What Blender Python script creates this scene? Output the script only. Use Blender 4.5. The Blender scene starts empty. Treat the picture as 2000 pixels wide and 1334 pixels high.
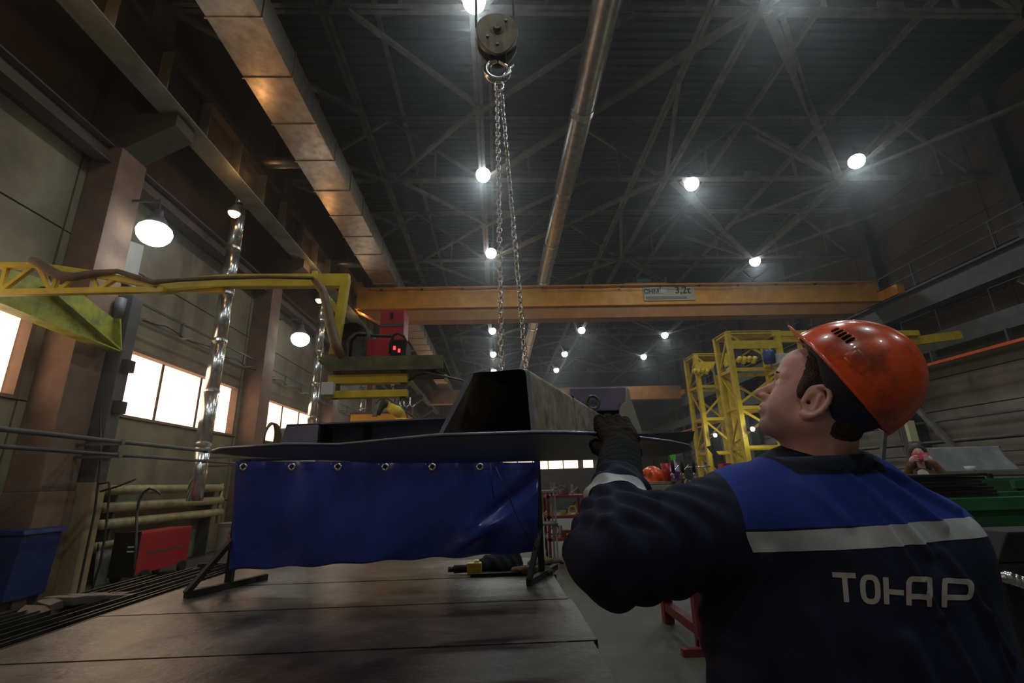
import bpy, bmesh, math, random
import numpy as np
from mathutils import Vector, Matrix, noise
from mathutils.bvhtree import BVHTree
random.seed(7); np.random.seed(7)
C = bpy.context.scene.collection
scene = bpy.context.scene
PI = math.pi
# ---------------------------------------------------------------- camera
F_PX, PITCH, YAW, ROLL = 926.26, math.radians(16.4586), math.radians(2.1467), math.radians(-1.6289)
CAM = Vector((0, 0, 1.45))
_cp, _sp, _cy, _sy = math.cos(PITCH), math.sin(PITCH), math.cos(YAW), math.sin(YAW)
FWD = Vector((_sy*_cp, _cy*_cp, _sp)); _r = Vector((_cy, -_sy, 0)); _u = _r.cross(FWD)
RGT = _r*math.cos(ROLL)+_u*math.sin(ROLL); UPV = -_r*math.sin(ROLL)+_u*math.cos(ROLL)
cam = bpy.data.cameras.new('camera'); camo = bpy.data.objects.new('camera', cam); C.objects.link(camo)
cam.sensor_width = 36; cam.lens = F_PX/2000*36; cam.clip_start = .02; cam.clip_end = 300
m = Matrix((RGT, UPV, -FWD)).transposed().to_4x4(); m.translation = CAM; camo.matrix_world = m
scene.camera = camo
def P(px, py, X=None, Y=None, Z=None):
    "a point of the photograph, measured on a real plane of the hall"
    d = FWD*F_PX + RGT*(px-1000) - UPV*(py-667)
    t = X/d.x if X is not None else Y/d.y if Y is not None else (Z-CAM.z)/d.z
    return CAM+d*t
# ---------------------------------------------------------------- world, exposure
scene.view_settings.view_transform = 'Standard'; scene.view_settings.look = 'None'
scene.view_settings.gamma = 1; scene.view_settings.use_curve_mapping = False
scene.view_settings.exposure = 0.0
world = bpy.data.worlds.new('world'); scene.world = world; world.use_nodes = True
world.node_tree.nodes['Background'].inputs[0].default_value = (.10, .13, .17, 1)
world.node_tree.nodes['Background'].inputs[1].default_value = .15
_wv = world.node_tree.nodes.new('ShaderNodeVolumePrincipled'); HAZE = .0036   # thin bluish welding haze through the whole hall
_wv.inputs['Color'].default_value = (.90,.95,1,1); _wv.inputs['Density'].default_value = HAZE; _wv.inputs['Anisotropy'].default_value = .86
world.node_tree.links.new(_wv.outputs[0], world.node_tree.nodes['World Output'].inputs['Volume'])
scene.cycles.use_denoising = True; scene.cycles.adaptive_threshold = .02
scene.cycles.max_bounces = 6; scene.cycles.diffuse_bounces = 3; scene.cycles.glossy_bounces = 3
scene.cycles.volume_bounces = 0; scene.cycles.sample_clamp_indirect = 3.0
LAMP_W, LED, WARM = 290, (.92, 1.0, .98), (1.0, .52, .2)
WINDOW_STRENGTH = 3.2
# ---------------------------------------------------------------- helpers
ORG = {}
def tag(o, label=None, cat=None, group=None, kind=None):
    if label: o['label'] = label
    if cat: o['category'] = cat
    if group: o['group'] = group
    if kind: o['kind'] = kind
    return o
def thing(name, label, cat, loc=(0, 0, 0), group=None):
    o = bpy.data.objects.new(name, None); C.objects.link(o); o.empty_display_size = .05
    o.location = loc; ORG[o] = Vector(loc)
    return tag(o, label, cat, group)
def link(name, me, parent=None):
    o = bpy.data.objects.new(name, me); C.objects.link(o)
    if parent is not None: o.parent = parent; ORG[o] = ORG.get(parent, Vector())
    return o
def dup(root, loc=None, rz=None, label=None, group=None):
    r = root.copy(); C.objects.link(r)
    if loc is not None: r.location = loc
    if rz is not None: r.rotation_euler.z = rz
    if label: r['label'] = label
    if group: r['group'] = group
    def kids(a, b):
        for ch in list(a.children):
            c = ch.copy(); C.objects.link(c); c.parent = b; kids(ch, c)
    kids(root, r)
    return r
class MB:
    def __init__(s): s.v = []; s.f = []
    def add(s, vs, fs):
        n = len(s.v); s.v += [Vector(v) for v in vs]; s.f += [[n+i for i in f] for f in fs]; return s
    def box(s, lo, hi):
        x0, y0, z0 = lo; x1, y1, z1 = hi
        return s.add([(x0,y0,z0),(x1,y0,z0),(x1,y1,z0),(x0,y1,z0),(x0,y0,z1),(x1,y0,z1),(x1,y1,z1),(x0,y1,z1)],
                     [(0,3,2,1),(4,5,6,7),(0,1,5,4),(1,2,6,5),(2,3,7,6),(3,0,4,7)])
    def cbox(s, c, d, rot=None):
        c = Vector(c); m = MB().box([-k/2 for k in d], [k/2 for k in d])
        R = rot if rot is not None else Matrix.Identity(3)
        return s.add([c+R@v for v in m.v], m.f)
    def frame(s, a, b, up=(0,0,1)):
        a, b = Vector(a), Vector(b); t = (b-a).normalized(); up = Vector(up)
        if abs(t.dot(up)) > .98: up = Vector((0,1,0)) if abs(t.y) < .9 else Vector((1,0,0))
        x = t.cross(up).normalized(); y = x.cross(t)
        return a, b, x, y
    def bar(s, a, b, w, h, up=(0,0,1)):
        a, b, x, y = s.frame(a, b, up); x = x*(w/2); y = y*(h/2)
        return s.add([a-x-y,a+x-y,a+x+y,a-x+y,b-x-y,b+x-y,b+x+y,b-x+y],
                     [(0,1,2,3),(4,7,6,5),(0,4,5,1),(1,5,6,2),(2,6,7,3),(3,7,4,0)])
    def section(s, a, b, prof, up=(0,0,1), cap=True):
        a, b, x, y = s.frame(a, b, up); n = len(prof)
        vs = [a+x*p[0]+y*p[1] for p in prof]+[b+x*p[0]+y*p[1] for p in prof]
        fs = [(i, i+n, (i+1) % n+n, (i+1) % n) for i in range(n)]
        if cap: fs += [tuple(range(n)), tuple(range(2*n-1, n-1, -1))]
        return s.add(vs, fs)
    def angle(s, a, b, w=.06, t=.008, up=(0,0,1), flip=1):
        w2 = w*flip
        return s.section(a, b, [(0,0),(w2,0),(w2,t),(t*flip,t),(t*flip,w),(0,w)], up)
    def ibeam(s, a, b, w, h, t=.015, up=(0,0,1)):
        w2, h2, k = w/2, h/2, t/2
        return s.section(a, b, [(-w2,-h2),(w2,-h2),(w2,-h2+t),(k,-h2+t),(k,h2-t),(w2,h2-t),(w2,h2),(-w2,h2),(-w2,h2-t),(-k,h2-t),(-k,-h2+t),(-w2,-h2+t)], up)
    def tube(s, pts, r, n=10, closed=False, cap=True, sy=1):
        pts = [Vector(p) for p in pts]; N = len(pts); rs = r if isinstance(r, (list, tuple)) else [r]*N
        base = len(s.v); ref = None
        for i, p in enumerate(pts):
            if closed: t = pts[(i+1) % N]-pts[i-1]
            else: t = pts[min(i+1, N-1)]-pts[max(i-1, 0)]
            t.normalize()
            if ref is None:
                ref = t.orthogonal().normalized()
                if abs(t.z) < .9: ref = t.cross(Vector((0,0,1))).normalized()
            ref = (ref-t*ref.dot(t)).normalized(); bi = t.cross(ref)
            for k in range(n):
                a = 2*PI*k/n
                s.v.append(p+ref*(math.cos(a)*rs[i])+bi*(math.sin(a)*rs[i]*sy))
        for i in range(N if closed else N-1):
            j = (i+1) % N
            for k in range(n):
                k2 = (k+1) % n
                s.f.append([base+i*n+k, base+i*n+k2, base+j*n+k2, base+j*n+k])
        if cap and not closed:
            s.f.append([base+k for k in range(n-1, -1, -1)]); s.f.append([base+(N-1)*n+k for k in range(n)])
        return s
    def cyl(s, a, b, r, n=16, r2=None, cap=True): return s.tube([a, b], [r, r if r2 is None else r2], n, cap=cap)
    def lathe(s, c, prof, n=24, axis=(0,0,1)):
        c = Vector(c); ax = Vector(axis).normalized(); x = ax.orthogonal().normalized(); y = ax.cross(x); b = len(s.v)
        for r, h in prof:
            for k in range(n):
                a = 2*PI*k/n; s.v.append(c+ax*h+(x*math.cos(a)+y*math.sin(a))*r)
        for i in range(len(prof)-1):
            for k in range(n):
                k2 = (k+1) % n; s.f.append([b+i*n+k, b+i*n+k2, b+(i+1)*n+k2, b+(i+1)*n+k])
        return s
    def prism(s, poly, off):
        off = Vector(off); n = len(poly); vs = [Vector(p) for p in poly]; vs += [v+off for v in vs]
        return s.add(vs, [tuple(range(n-1,-1,-1)), tuple(range(n, 2*n))]+[(i,(i+1) % n,(i+1) % n+n, i+n) for i in range(n)])
    def grid(s, fn, nu, nv):
        b = len(s.v)
        for i in range(nu+1):
            for j in range(nv+1): s.v.append(Vector(fn(i/nu, j/nv)))
        for i in range(nu):
            for j in range(nv):
                a = b+i*(nv+1)+j; s.f.append([a, a+1, a+nv+2, a+nv+1])
        return s
    def mesh(s, name, mat=None, smooth=False, origin=None, bevel=0):
        o = Vector(origin) if origin is not None else Vector()
        me = bpy.data.meshes.new(name); me.from_pydata([v-o for v in s.v], [], s.f)
        bm = bmesh.new(); bm.from_mesh(me)
        bmesh.ops.recalc_face_normals(bm, faces=bm.faces)
        if bevel: bmesh.ops.bevel(bm, geom=[e for e in bm.edges if len(e.link_faces) == 2 and e.calc_face_angle(0) > .6], offset=bevel, segments=2, affect='EDGES', profile=.7)
        bm.to_mesh(me); bm.free()
        if mat: me.materials.append(mat)
        if smooth: me.shade_smooth()
        return me
    def build(s, name, mat, parent=None, smooth=False, bevel=0, solid=0):
        me = s.mesh(name, mat, smooth, ORG.get(parent), bevel)
        o = link(name, me, parent)
        if smooth == 'auto':
            me.shade_auto = True
        if solid:
            md = o.modifiers.new('solid', 'SOLIDIFY'); md.thickness = solid; md.offset = 0
        return o
def autosmooth(o, ang=.7):
    me = o.data; me.shade_smooth()
    bm = bmesh.new(); bm.from_mesh(me)
    for e in bm.edges:
        e.smooth = not (len(e.link_faces) == 2 and e.calc_face_angle(0) > ang)
    bm.to_mesh(me); bm.free(); return o
# ---------------------------------------------------------------- materials
def mat(name, col, rough=.6, metal=0., col2=None, scale=4., bump=0., bscale=60., spec=.5, streak=None, emit=None, es=1., detail=5., lo=.35, hi=.7, coat=0.):
    m = bpy.data.materials.new(name); m.use_nodes = True; nt = m.node_tree; N = nt.nodes; L = nt.links
    b = N['Principled BSDF']; b.inputs['Roughness'].default_value = rough; b.inputs['Metallic'].default_value = metal
    b.inputs['Specular IOR Level'].default_value = spec; b.inputs['Base Color'].default_value = (*col, 1)
    b.inputs['Coat Weight'].default_value = coat
    if emit: b.inputs['Emission Color'].default_value = (*emit, 1); b.inputs['Emission Strength'].default_value = es
    if col2 or bump: tc = N.new('ShaderNodeTexCoord')
    if col2:
        mp = N.new('ShaderNodeMapping'); L.new(tc.outputs['Object'], mp.inputs[0])
        if streak: mp.inputs['Scale'].default_value = streak
        nz = N.new('ShaderNodeTexNoise'); nz.inputs['Scale'].default_value = scale; nz.inputs['Detail'].default_value = detail; nz.inputs['Roughness'].default_value = .62
        L.new(mp.outputs[0], nz.inputs['Vector'])
        rp = N.new('ShaderNodeValToRGB'); rp.color_ramp.elements[0].position = lo; rp.color_ramp.elements[1].position = hi
        rp.color_ramp.elements[0].color = (*col, 1); rp.color_ramp.elements[1].color = (*col2, 1)
        L.new(nz.outputs[0], rp.inputs[0]); L.new(rp.outputs[0], b.inputs['Base Color'])
        mr = N.new('ShaderNodeMapRange'); mr.inputs[3].default_value = max(rough-.12, .03); mr.inputs[4].default_value = min(rough+.12, 1)
        L.new(nz.outputs[0], mr.inputs[0]); L.new(mr.outputs[0], b.inputs['Roughness'])
    if bump:
        n2 = N.new('ShaderNodeTexNoise'); n2.inputs['Scale'].default_value = bscale; n2.inputs['Detail'].default_value = 4
        L.new(tc.outputs['Object'], n2.inputs['Vector'])
        bp = N.new('ShaderNodeBump'); bp.inputs['Strength'].default_value = bump; bp.inputs['Distance'].default_value = .01
        L.new(n2.outputs[0], bp.inputs['Height']); L.new(bp.outputs[0], b.inputs['Normal'])
    return m
def emis(name, col, s):
    m = bpy.data.materials.new(name); m.use_nodes = True; nt = m.node_tree; nt.nodes.clear()
    e = nt.nodes.new('ShaderNodeEmission'); e.inputs[0].default_value = (*col, 1); e.inputs[1].default_value = s
    o = nt.nodes.new('ShaderNodeOutputMaterial'); nt.links.new(e.outputs[0], o.inputs[0]); return m
M = dict(
 floor=mat('concrete floor', (.045,.044,.033), .55, col2=(.095,.092,.070), scale=1.2, bump=.2, bscale=30),
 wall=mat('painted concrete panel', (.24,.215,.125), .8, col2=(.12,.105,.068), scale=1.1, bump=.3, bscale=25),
 wallup=mat('dark upper panel', (.045,.038,.034), .9, col2=(.09,.078,.065), scale=.9, bump=.3),
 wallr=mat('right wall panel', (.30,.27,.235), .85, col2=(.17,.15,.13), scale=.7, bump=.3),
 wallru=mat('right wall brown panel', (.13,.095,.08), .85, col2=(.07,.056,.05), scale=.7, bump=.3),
 joint=mat('dark joint', (.03,.03,.03), .9),
 column=mat('red oxide concrete column', (.20,.12,.082), .8, col2=(.12,.078,.056), scale=2.2, bump=.35, bscale=20),
 columntan=mat('ochre painted column foot', (.34,.25,.12), .7, col2=(.22,.16,.085), scale=3, bump=.3),
 deck=mat('roof deck', (.060,.062,.066), .6, metal=.2, col2=(.042,.043,.046), scale=1.5),
 truss=mat('grey painted truss steel', (.20,.19,.175), .65, col2=(.10,.095,.09), scale=3),
 trussd=mat('dark steel', (.045,.047,.052), .6, col2=(.09,.09,.092), scale=3),
 runway=mat('green grey runway steel', (.21,.22,.17), .6, col2=(.11,.11,.085), scale=2),
 runwayd=mat('brown runway steel', (.075,.06,.048), .7, col2=(.04,.034,.03), scale=2),
 galv=mat('galvanised duct', (.48,.40,.32), .36, metal=.9, col2=(.30,.25,.20), scale=5, bump=.15, bscale=9),
 galvr=mat('spiral duct', (.55,.52,.48), .36, metal=.9, col2=(.35,.33,.31), scale=6),
 silver=mat('bright duct', (.78,.80,.80), .24, metal=.95, col2=(.55,.57,.58), scale=8, bump=.1, bscale=12),
 orange=mat('crane orange paint', (.80,.36,.01), .5, col2=(.58,.25,.01), scale=2.5, bump=.1),
 yellow=mat('yellow paint', (.72,.52,.03), .45, col2=(.50,.33,.02), scale=5, bump=.1, bscale=30),
 yellowg=mat('yellow green paint', (.42,.43,.035), .5, col2=(.16,.18,.03), scale=5, bump=.1, bscale=30),
 steel=mat('mill steel', (.11,.11,.115), .42, metal=.75, col2=(.20,.19,.19), scale=6, bump=.15, bscale=40),
 black=mat('black steel', (.012,.012,.013), .6, spec=.25, col2=(.022,.022,.023), scale=5),
 rubber=mat('black rubber', (.015,.015,.015), .55),
 chrome=mat('chain zinc', (.86,.86,.86), .25, metal=1, col2=(.62,.60,.57), scale=30),
 red=mat('red machine paint', (.42,.02,.03), .35, col2=(.33,.02,.025), scale=6),
 redt=mat('red trestle paint', (.17,.012,.018), .5, col2=(.09,.01,.012), scale=10),
 white=mat('white board', (.6,.6,.58), .6, col2=(.5,.5,.47), scale=4),
 green=mat('green skip paint', (.015,.13,.04), .5, col2=(.01,.07,.025), scale=5, bump=.1),
 blue=mat('blue plastic', (.012,.035,.17), .5, col2=(.01,.02,.08), scale=4),
 card=mat('cardboard drum', (.28,.22,.16), .8, col2=(.22,.17,.13), scale=6),
 cream=mat('cream radiator pipe', (.46,.39,.19), .5, col2=(.26,.21,.11), scale=6),
 hose=mat('brown hose', (.10,.06,.035), .5, col2=(.22,.13,.05), scale=9),
)
window_mat = emis('daylit frosted pane', (1.0, .66, .42), WINDOW_STRENGTH)
lamp_mat = emis('lamp lens', LED, 8)
warm_mat = emis('warm lamp lens', (1, .55, .25), 7)
def lamp_light(name, kind, loc, power, color, parent=None, size=.2, spot=2.6, rot=(0,0,0)):
    l = bpy.data.lights.new(name, kind); l.energy = power; l.color = color
    if kind == 'SPOT': l.spot_size = spot; l.spot_blend = .5; l.shadow_soft_size = size
    elif kind == 'AREA': l.shape = 'DISK'; l.size = size
    else: l.shadow_soft_size = size
    o = bpy.data.objects.new(name, l); C.objects.link(o)
    o.location = Vector(loc)-ORG.get(parent, Vector()); o.rotation_euler = rot
    if parent is not None: o.parent = parent
    return o

HEAD_PITCH, HEAD_AZ, HEAD_C = 28, (-.80, .60), Vector((.712, 1.02, 1.604))
HELM_T, HELM_PITCH = Vector((-.018, 0, .053)), -35
# ================================================================ SETTING
X0, X1, YN, YF, ZR = -7.0, 17.0, -7.0, 48.0, 13.7
def struct(name, mb, m, **k): return tag(mb.build(name, m, **k), kind='structure')
struct('floor', MB().box((X0-.3,YN-.3,-.2),(X1+.3,YF+.3,0)), M['floor'])
# roof deck: trapezoidal sheet, ribs across the hall
mb = MB(); prof = []; y = YN-.3
while y < YF+.3:
    prof += [(y,0),(y+.12,0),(y+.16,.06),(y+.26,.06)]; y += .30
for i in range(len(prof)-1):
    (ya, za), (yb, zb) = prof[i], prof[i+1]
    mb.add([(X0-.3,ya,ZR+za),(X1+.3,ya,ZR+za),(X1+.3,yb,ZR+zb),(X0-.3,yb,ZR+zb)], [(0,1,2,3)])
struct('ceiling', mb, M['deck'], solid=.01)
BAY = 5.9; COLY = [8.0+BAY*k for k in range(-2, 7)]
WINZ = (2.80, 4.14)
def winspan(k): return (8.72+BAY*k, 12.98+BAY*k)     # window between columns k and k+1
# left wall: recessed backing plus separate panels
wl = struct('wall_left', MB().box((X0-.35,YN,0),(X0-.25,YF,WINZ[0])).box((X0-.35,YN,WINZ[1]),(X0-.25,YF,ZR)), M['joint'])
def panel(parent, lo, hi, m): return MB().box(lo, hi).build('panel', m, parent)
g = .012
for k in range(-2, 7):
    w0, w1 = winspan(k)
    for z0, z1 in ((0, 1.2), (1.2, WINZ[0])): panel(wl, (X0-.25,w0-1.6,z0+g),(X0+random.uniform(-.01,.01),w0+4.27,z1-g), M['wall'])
    panel(wl, (X0-.25,w1+g,WINZ[0]+g),(X0,w1+1.64-g,WINZ[1]-g), M['wall'])
    for z0, z1 in ((WINZ[1], 5.6), (5.6, 7.0)): panel(wl, (X0-.25,w0-1.6+g,z0+g),(X0+random.uniform(-.01,.01),w0+4.27,z1-g), M['wall'])
    for z0, z1 in ((7.0, 8.6), (8.6, 10.3), (10.3, 12), (12, ZR)): panel(wl, (X0-.25,w0-1.6+g,z0+g),(X0,w0+4.27,z1-g), M['wallup'])  # runway shadow on the upper wall put into this dark panel colour
# windows
for k in range(-2, 7):
    w0, w1 = winspan(k); z0, z1 = WINZ
    wn = struct('window_%d' % (k+3), MB(), M['column']) if False else thing('window_%d' % (k+3), None, None, (X0, (w0+w1)/2, z0))
    wn['kind'] = 'structure'
    fr = MB(); xf = X0-.16
    fr.box((X0-.25,w0,z1-.07),(X0+.02,w1,z1)).box((X0-.25,w0,z0),(X0+.04,w1,z0+.05))
    fr.box((X0-.25,w0,z0),(X0+.02,w0+.07,z1)).box((X0-.25,w1-.07,z0),(X0+.02,w1,z1)); fr.build('window_frame', M['column'], wn)
    n = 3
    for i in range(n):
        ya = w0+.07+(w1-w0-.14)*i/n; yb = w0+.07+(w1-w0-.14)*(i+1)/n
        MB().box((xf-.01,ya+.015,z0+.05),(xf,yb-.015,z1-.07)).build('pane', window_mat, wn)
        if i: MB().box((xf-.03,ya-.022,z0+.05),(xf+.03,ya+.022,z1-.07)).build('mullion', M['black'], wn)
# right wall
wr = struct('wall_right', MB().box((X1+.2,YN,0),(X1+.3,YF,ZR)), M['joint'])
zz = [0,1.2,2.4,3.6,4.8,6.0,7.2,8.6,10.0,11.4,12.6,ZR]
for k in range(-2, 7):
    for i in range(len(zz)-1):
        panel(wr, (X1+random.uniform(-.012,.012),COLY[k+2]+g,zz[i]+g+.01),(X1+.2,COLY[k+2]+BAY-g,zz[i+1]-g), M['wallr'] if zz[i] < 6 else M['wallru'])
# end walls, the far one with a strip of daylight windows
wf = struct('wall_far', MB().box((X0,YF,0),(X1,YF+.1,2.3)).box((X0,YF,3.8),(X1,YF+.1,ZR)), M['joint'])
for i in range(8):
    for z0, z1 in ((0,1.1),(1.1,2.3),(3.8,6),(6,8.5),(8.5,11),(11,ZR)):
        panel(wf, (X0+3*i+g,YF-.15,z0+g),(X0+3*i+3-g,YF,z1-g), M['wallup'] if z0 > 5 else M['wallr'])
wn = thing('window_20', None, None, (3,YF,2.3)); wn['kind'] = 'structure'
for i in range(16):
    x = X0+1.5*i
    if i > 10: MB().box((x,YF,2.3),(x+1.5,YF+.1,3.8)).build('infill', M['trussd'], wn)
    else: MB().box((x+(.5 if i == 10 else .05),YF+.03,2.35),(x+1.45,YF+.06,3.75)).build('pane', window_mat, wn)
    MB().box((x-.05,YF-.05,2.3),(x+.05,YF+.1,3.8)).build('mullion', M['black'], wn)
wb = struct('wall_near', MB().box((X0,YN-.1,0),(X1,YN,ZR)), M['joint'])
for i in range(8):
    for z0, z1 in ((0,2),(2,4.5),(4.5,7),(7,10),(10,ZR)): panel(wb, (X0+3*i+g,YN,z0+g),(X0+3*i+3-g,YN+.15,z1-g), M['wallr'])
# left columns
for i, y in enumerate(COLY):
    t = thing('building_column', ['column behind the camera','column beside the camera'][i] if i < 2 else None, 'column', (X0+.4,y,0), 'concrete columns along the left wall')
    t['label'] = ('red oxide concrete column on the left wall, ' + ['out of sight behind', 'beside the near window', 'right in front of the dark jib post', 'between the second window and the third', 'next beyond the third window', 'fourth of those going away', 'fifth of those going away', 'sixth of those going away', 'farthest of the row'][i])
    MB().box((X0,y-.75,1.5),(X0+.50,y-.15,7.3)).build('shaft', M['column'], t, bevel=.02)
    MB().box((X0,y-.76,0),(X0+.51,y-.14,1.5)).build('painted_foot', M['column'], t, bevel=.02)
    MB().prism([(X0+.0,y-.72,7.3),(X0+.50,y-.72,7.3),(X0+1.3,y-.72,7.8),(X0+1.3,y-.72,8.05),(X0,y-.72,8.05)], (0,.5,0)).build('corbel', M['runwayd'], t)
    MB().box((X0,y-.75,8.05),(X0+.45,y-.15,ZR)).build('upper_shaft', M['runwayd'], t)
# right columns
for i, y in enumerate([0.9+BAY*k for k in range(0, 8)]):
    t = thing('steel_column', None, 'column', (X1-.5,y,0), 'dark steel columns along the right wall')
    t['label'] = 'dark steel column on the right wall, ' + ['beyond the frame beside the camera','nearest in the frame at the right edge','second from the near end','with struts left and right, third from the near end','fourth from the near end','fifth from the near end','sixth from the near end','farthest of the row'][i]
    MB().ibeam((X1-.45,y,0),(X1-.45,y,8.0),.42,.7,.03,(1,0,0)).build('lower_shaft', M['trussd'], t)
    MB().ibeam((X1-.25,y,8.0),(X1-.25,y,ZR),.4,.45,.03,(1,0,0)).build('upper_shaft', M['trussd'], t)
    MB().bar((X1-.9,y,7.0),(X1-.1,y,7.0),.4,.3).build('bracket', M['trussd'], t)
# roof trusses
TZ0, TZ1 = 11.0, 13.45
TY = [7.62+BAY*k for k in range(-2, 7)]
NB = [-6.6, -3.45, -.3, 2.75, 5.8, 8.8, 11.8, 14.3, 16.6]
for i, y in enumerate(TY):
    t = thing('roof_truss', 'grey steel roof truss spanning the hall, ' + ['out of view behind the camera','out of view over the camera','at the top edge of the photo','second in view, with a lamp at its middle','third in view','fourth in view, level with the orange crane','fifth in view','sixth in view','farthest'][i], 'roof truss', (5,y,TZ0), 'roof trusses')
    b = MB()
    for s in (-1, 1): b.angle((X0,y+s*.012,TZ0),(X1,y+s*.012,TZ0),.13,.014,(0,0,1),s)
    b.build('bottom_chord', M['truss'], t)
    b = MB(); b.angle((X0,y-.012,TZ1),(X1,y-.012,TZ1),.13,.014,(0,0,-1),-1).angle((X0,y+.012,TZ1),(X1,y+.012,TZ1),.13,.014,(0,0,-1),1); b.build('top_chord', M['truss'], t)
    for j in range(len(NB)-1):
        xm = (NB[j]+NB[j+1])/2
        if j % 2 == 0: a, c = (NB[j],TZ0,), (NB[j+1],TZ1)
        else: a, c = (NB[j],TZ1), (NB[j+1],TZ0)
        MB().bar((a[0],y,a[1]),(c[0],y,c[1]),.10,.10).build('diagonal', M['truss'], t)
        MB().bar((xm,y,TZ0),(xm,y,(TZ0+TZ1)/2),.07,.07).build('post', M['truss'], t)
    for x in NB:
        MB().box((x-.3,y-.01,TZ0-.05),(x+.3,y+.01,TZ0+.32)).build('gusset', M['truss'], t)
# purlins and bottom ties, running away from the camera
lab = ['along the left eave','left of the square duct','right of the square duct','over the spiral duct','right of the spiral duct','left of the right lamp row','over the right lamp row','along the right eave']
for i, x in enumerate([-6,-3,0,3,6,9,12,15]):
    tag(MB().ibeam((x,YN,TZ1+.14),(x,YF,TZ1+.14),.10,.2,.012).build('purlin', M['truss']), 'long grey roof purlin under the deck, '+lab[i], 'beam', 'roof purlins')
lab = ['above the square duct','over the middle lamp row','next right of the spiral duct','along the second lamp row','along the right lamp row']
for i, x in enumerate([-3.45,-.3,4.72,5.8,12.0]):
    tag(MB().angle((x,YN,TZ0-.02),(x,YF,TZ0-.02),.10,.012).angle((x-.02,YN,TZ0-.02),(x-.02,YF,TZ0-.02),.10,.012,flip=-1).build('tie_beam', M['truss']), 'thin grey tie running between the trusses, '+lab[i], 'beam', 'longitudinal roof ties')
# wind bracing in the plane of the bottom chords
BR = [((5.62,0),(-.3,1)), ((-2.95,0),(-.3,.45)), ((-.3,.45),(-3.3,1)), ((3.1,0),(-.3,.48)), ((6.0,0),(11.8,1)), ((6.3,0),(8.9,.5)), ((7.77,.64),(11.8,1)), ((9.3,1.5),(11.8,1)), ((-4.6,.85),(-3.4,1)), ((16.6,0),(11.8,1)), ((-6.6,0),(-3.4,.5)), ((4.72,.3),(5.8,1))]
for bay in range(-1, 6):
    y0 = 7.62+BAY*bay
    t = thing('wind_bracing', 'crossing grey steel braces between roof trusses, ' + ['over the camera','in the nearest bay seen','in the second bay seen','in the third bay seen','in the fourth bay, beyond the orange crane','in the fifth bay seen','in the sixth bay seen'][bay+1], 'bracing', (5,y0,TZ0), 'roof wind bracing')
    for j, ((xa, fa), (xb, fb)) in enumerate(BR):
        if bay % 2 == 1 and j in (7, 8): continue
        w = .2 if j in (0, 4) else .11
        MB().bar((xa,y0+fa*BAY,TZ0-.03),(xb,y0+fb*BAY,TZ0-.03),w,.09).build('brace', M['truss'], t)
# crane runways
t = thing('crane_runway', 'long green grey crane runway girder on the left columns', 'crane runway', (-5.8,8,8.1))
MB().box((-6.05,YN,8.08),(-5.58,YF,8.11)).build('bottom_flange', M['runway'], t)
MB().box((-5.83,YN,8.11),(-5.80,YF,8.95)).build('web', M['runwayd'], t)
MB().box((-6.0,YN,8.95),(-5.63,YF,8.98)).build('top_flange', M['runwayd'], t)
MB().box((-5.86,YN,8.98),(-5.77,YF,9.10)).build('rail', M['trussd'], t)
for k in range(46):
    y = -5+1.18*k
    MB().box((-6.03,y,8.11),(-5.60,y+.015,8.95)).build('stiffener', M['runway'], t)
tag(MB().ibeam((-6.75,YN,7.15),(-6.75,YF,7.15),.25,.35,.03).build('ledge_beam', M['runwayd']), 'dark brown ledger beam tight against the left wall, below the crane runway', 'beam')
t = thing('crane_runway', 'long dark crane runway girder with handrail on the right columns', 'crane runway', (16.0,8,7.2))
MB().box((15.75,YN,7.15),(16.25,YF,7.2)).build('bottom_flange', M['trussd'], t)
MB().box((15.98,YN,7.2),(16.02,YF,8.0)).build('web', M['trussd'], t)
MB().box((15.8,YN,8.0),(16.9,YF,8.06)).build('walkway', M['trussd'], t)
b = MB()
for k in range(18): y = -5+3*k; b.bar((15.8,y,8.06),(15.8,y,9.0),.04,.04)
b.bar((15.8,YN,9.0),(15.8,YF,9.0),.04,.04).bar((15.8,YN,8.55),(15.8,YF,8.55),.03,.03); b.build('handrail', M['trussd'], t)
t = thing('cable_gallery', 'wide dark cable gallery along the right wall with railing', 'gallery', (16,8,5.7))
MB().box((15.6,YN,5.5),(16.1,YF,6.05)).build('tray', M['trussd'], t)
MB().box((15.6,YN,6.05),(16.9,YF,6.1)).build('deck', M['trussd'], t)
for k in range(14):
    y = -5+3.4*k; b = MB().tube([(15.65,y,6.1),(15.65,y,6.9),(15.65,y+1.5,6.9),(15.65,y+1.5,6.1)],.018,6); b.build('hoop', M['trussd'], t)
M['conductor'] = mat('red conductor rail', (.75,.12,.04), .5)
t = thing('conductor_rail', 'thin orange red conductor rail running along the right wall', 'rail', (15.5,8,5.0))
MB().box((15.42,YN,5.0),(15.50,YF,5.09)).build('rail', M['conductor'], t)
for k in range(20): y = -5+2.6*k; MB().box((15.44,y,5.05),(15.62,y+.06,5.5)).build('bracket', M['trussd'], t)
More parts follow.
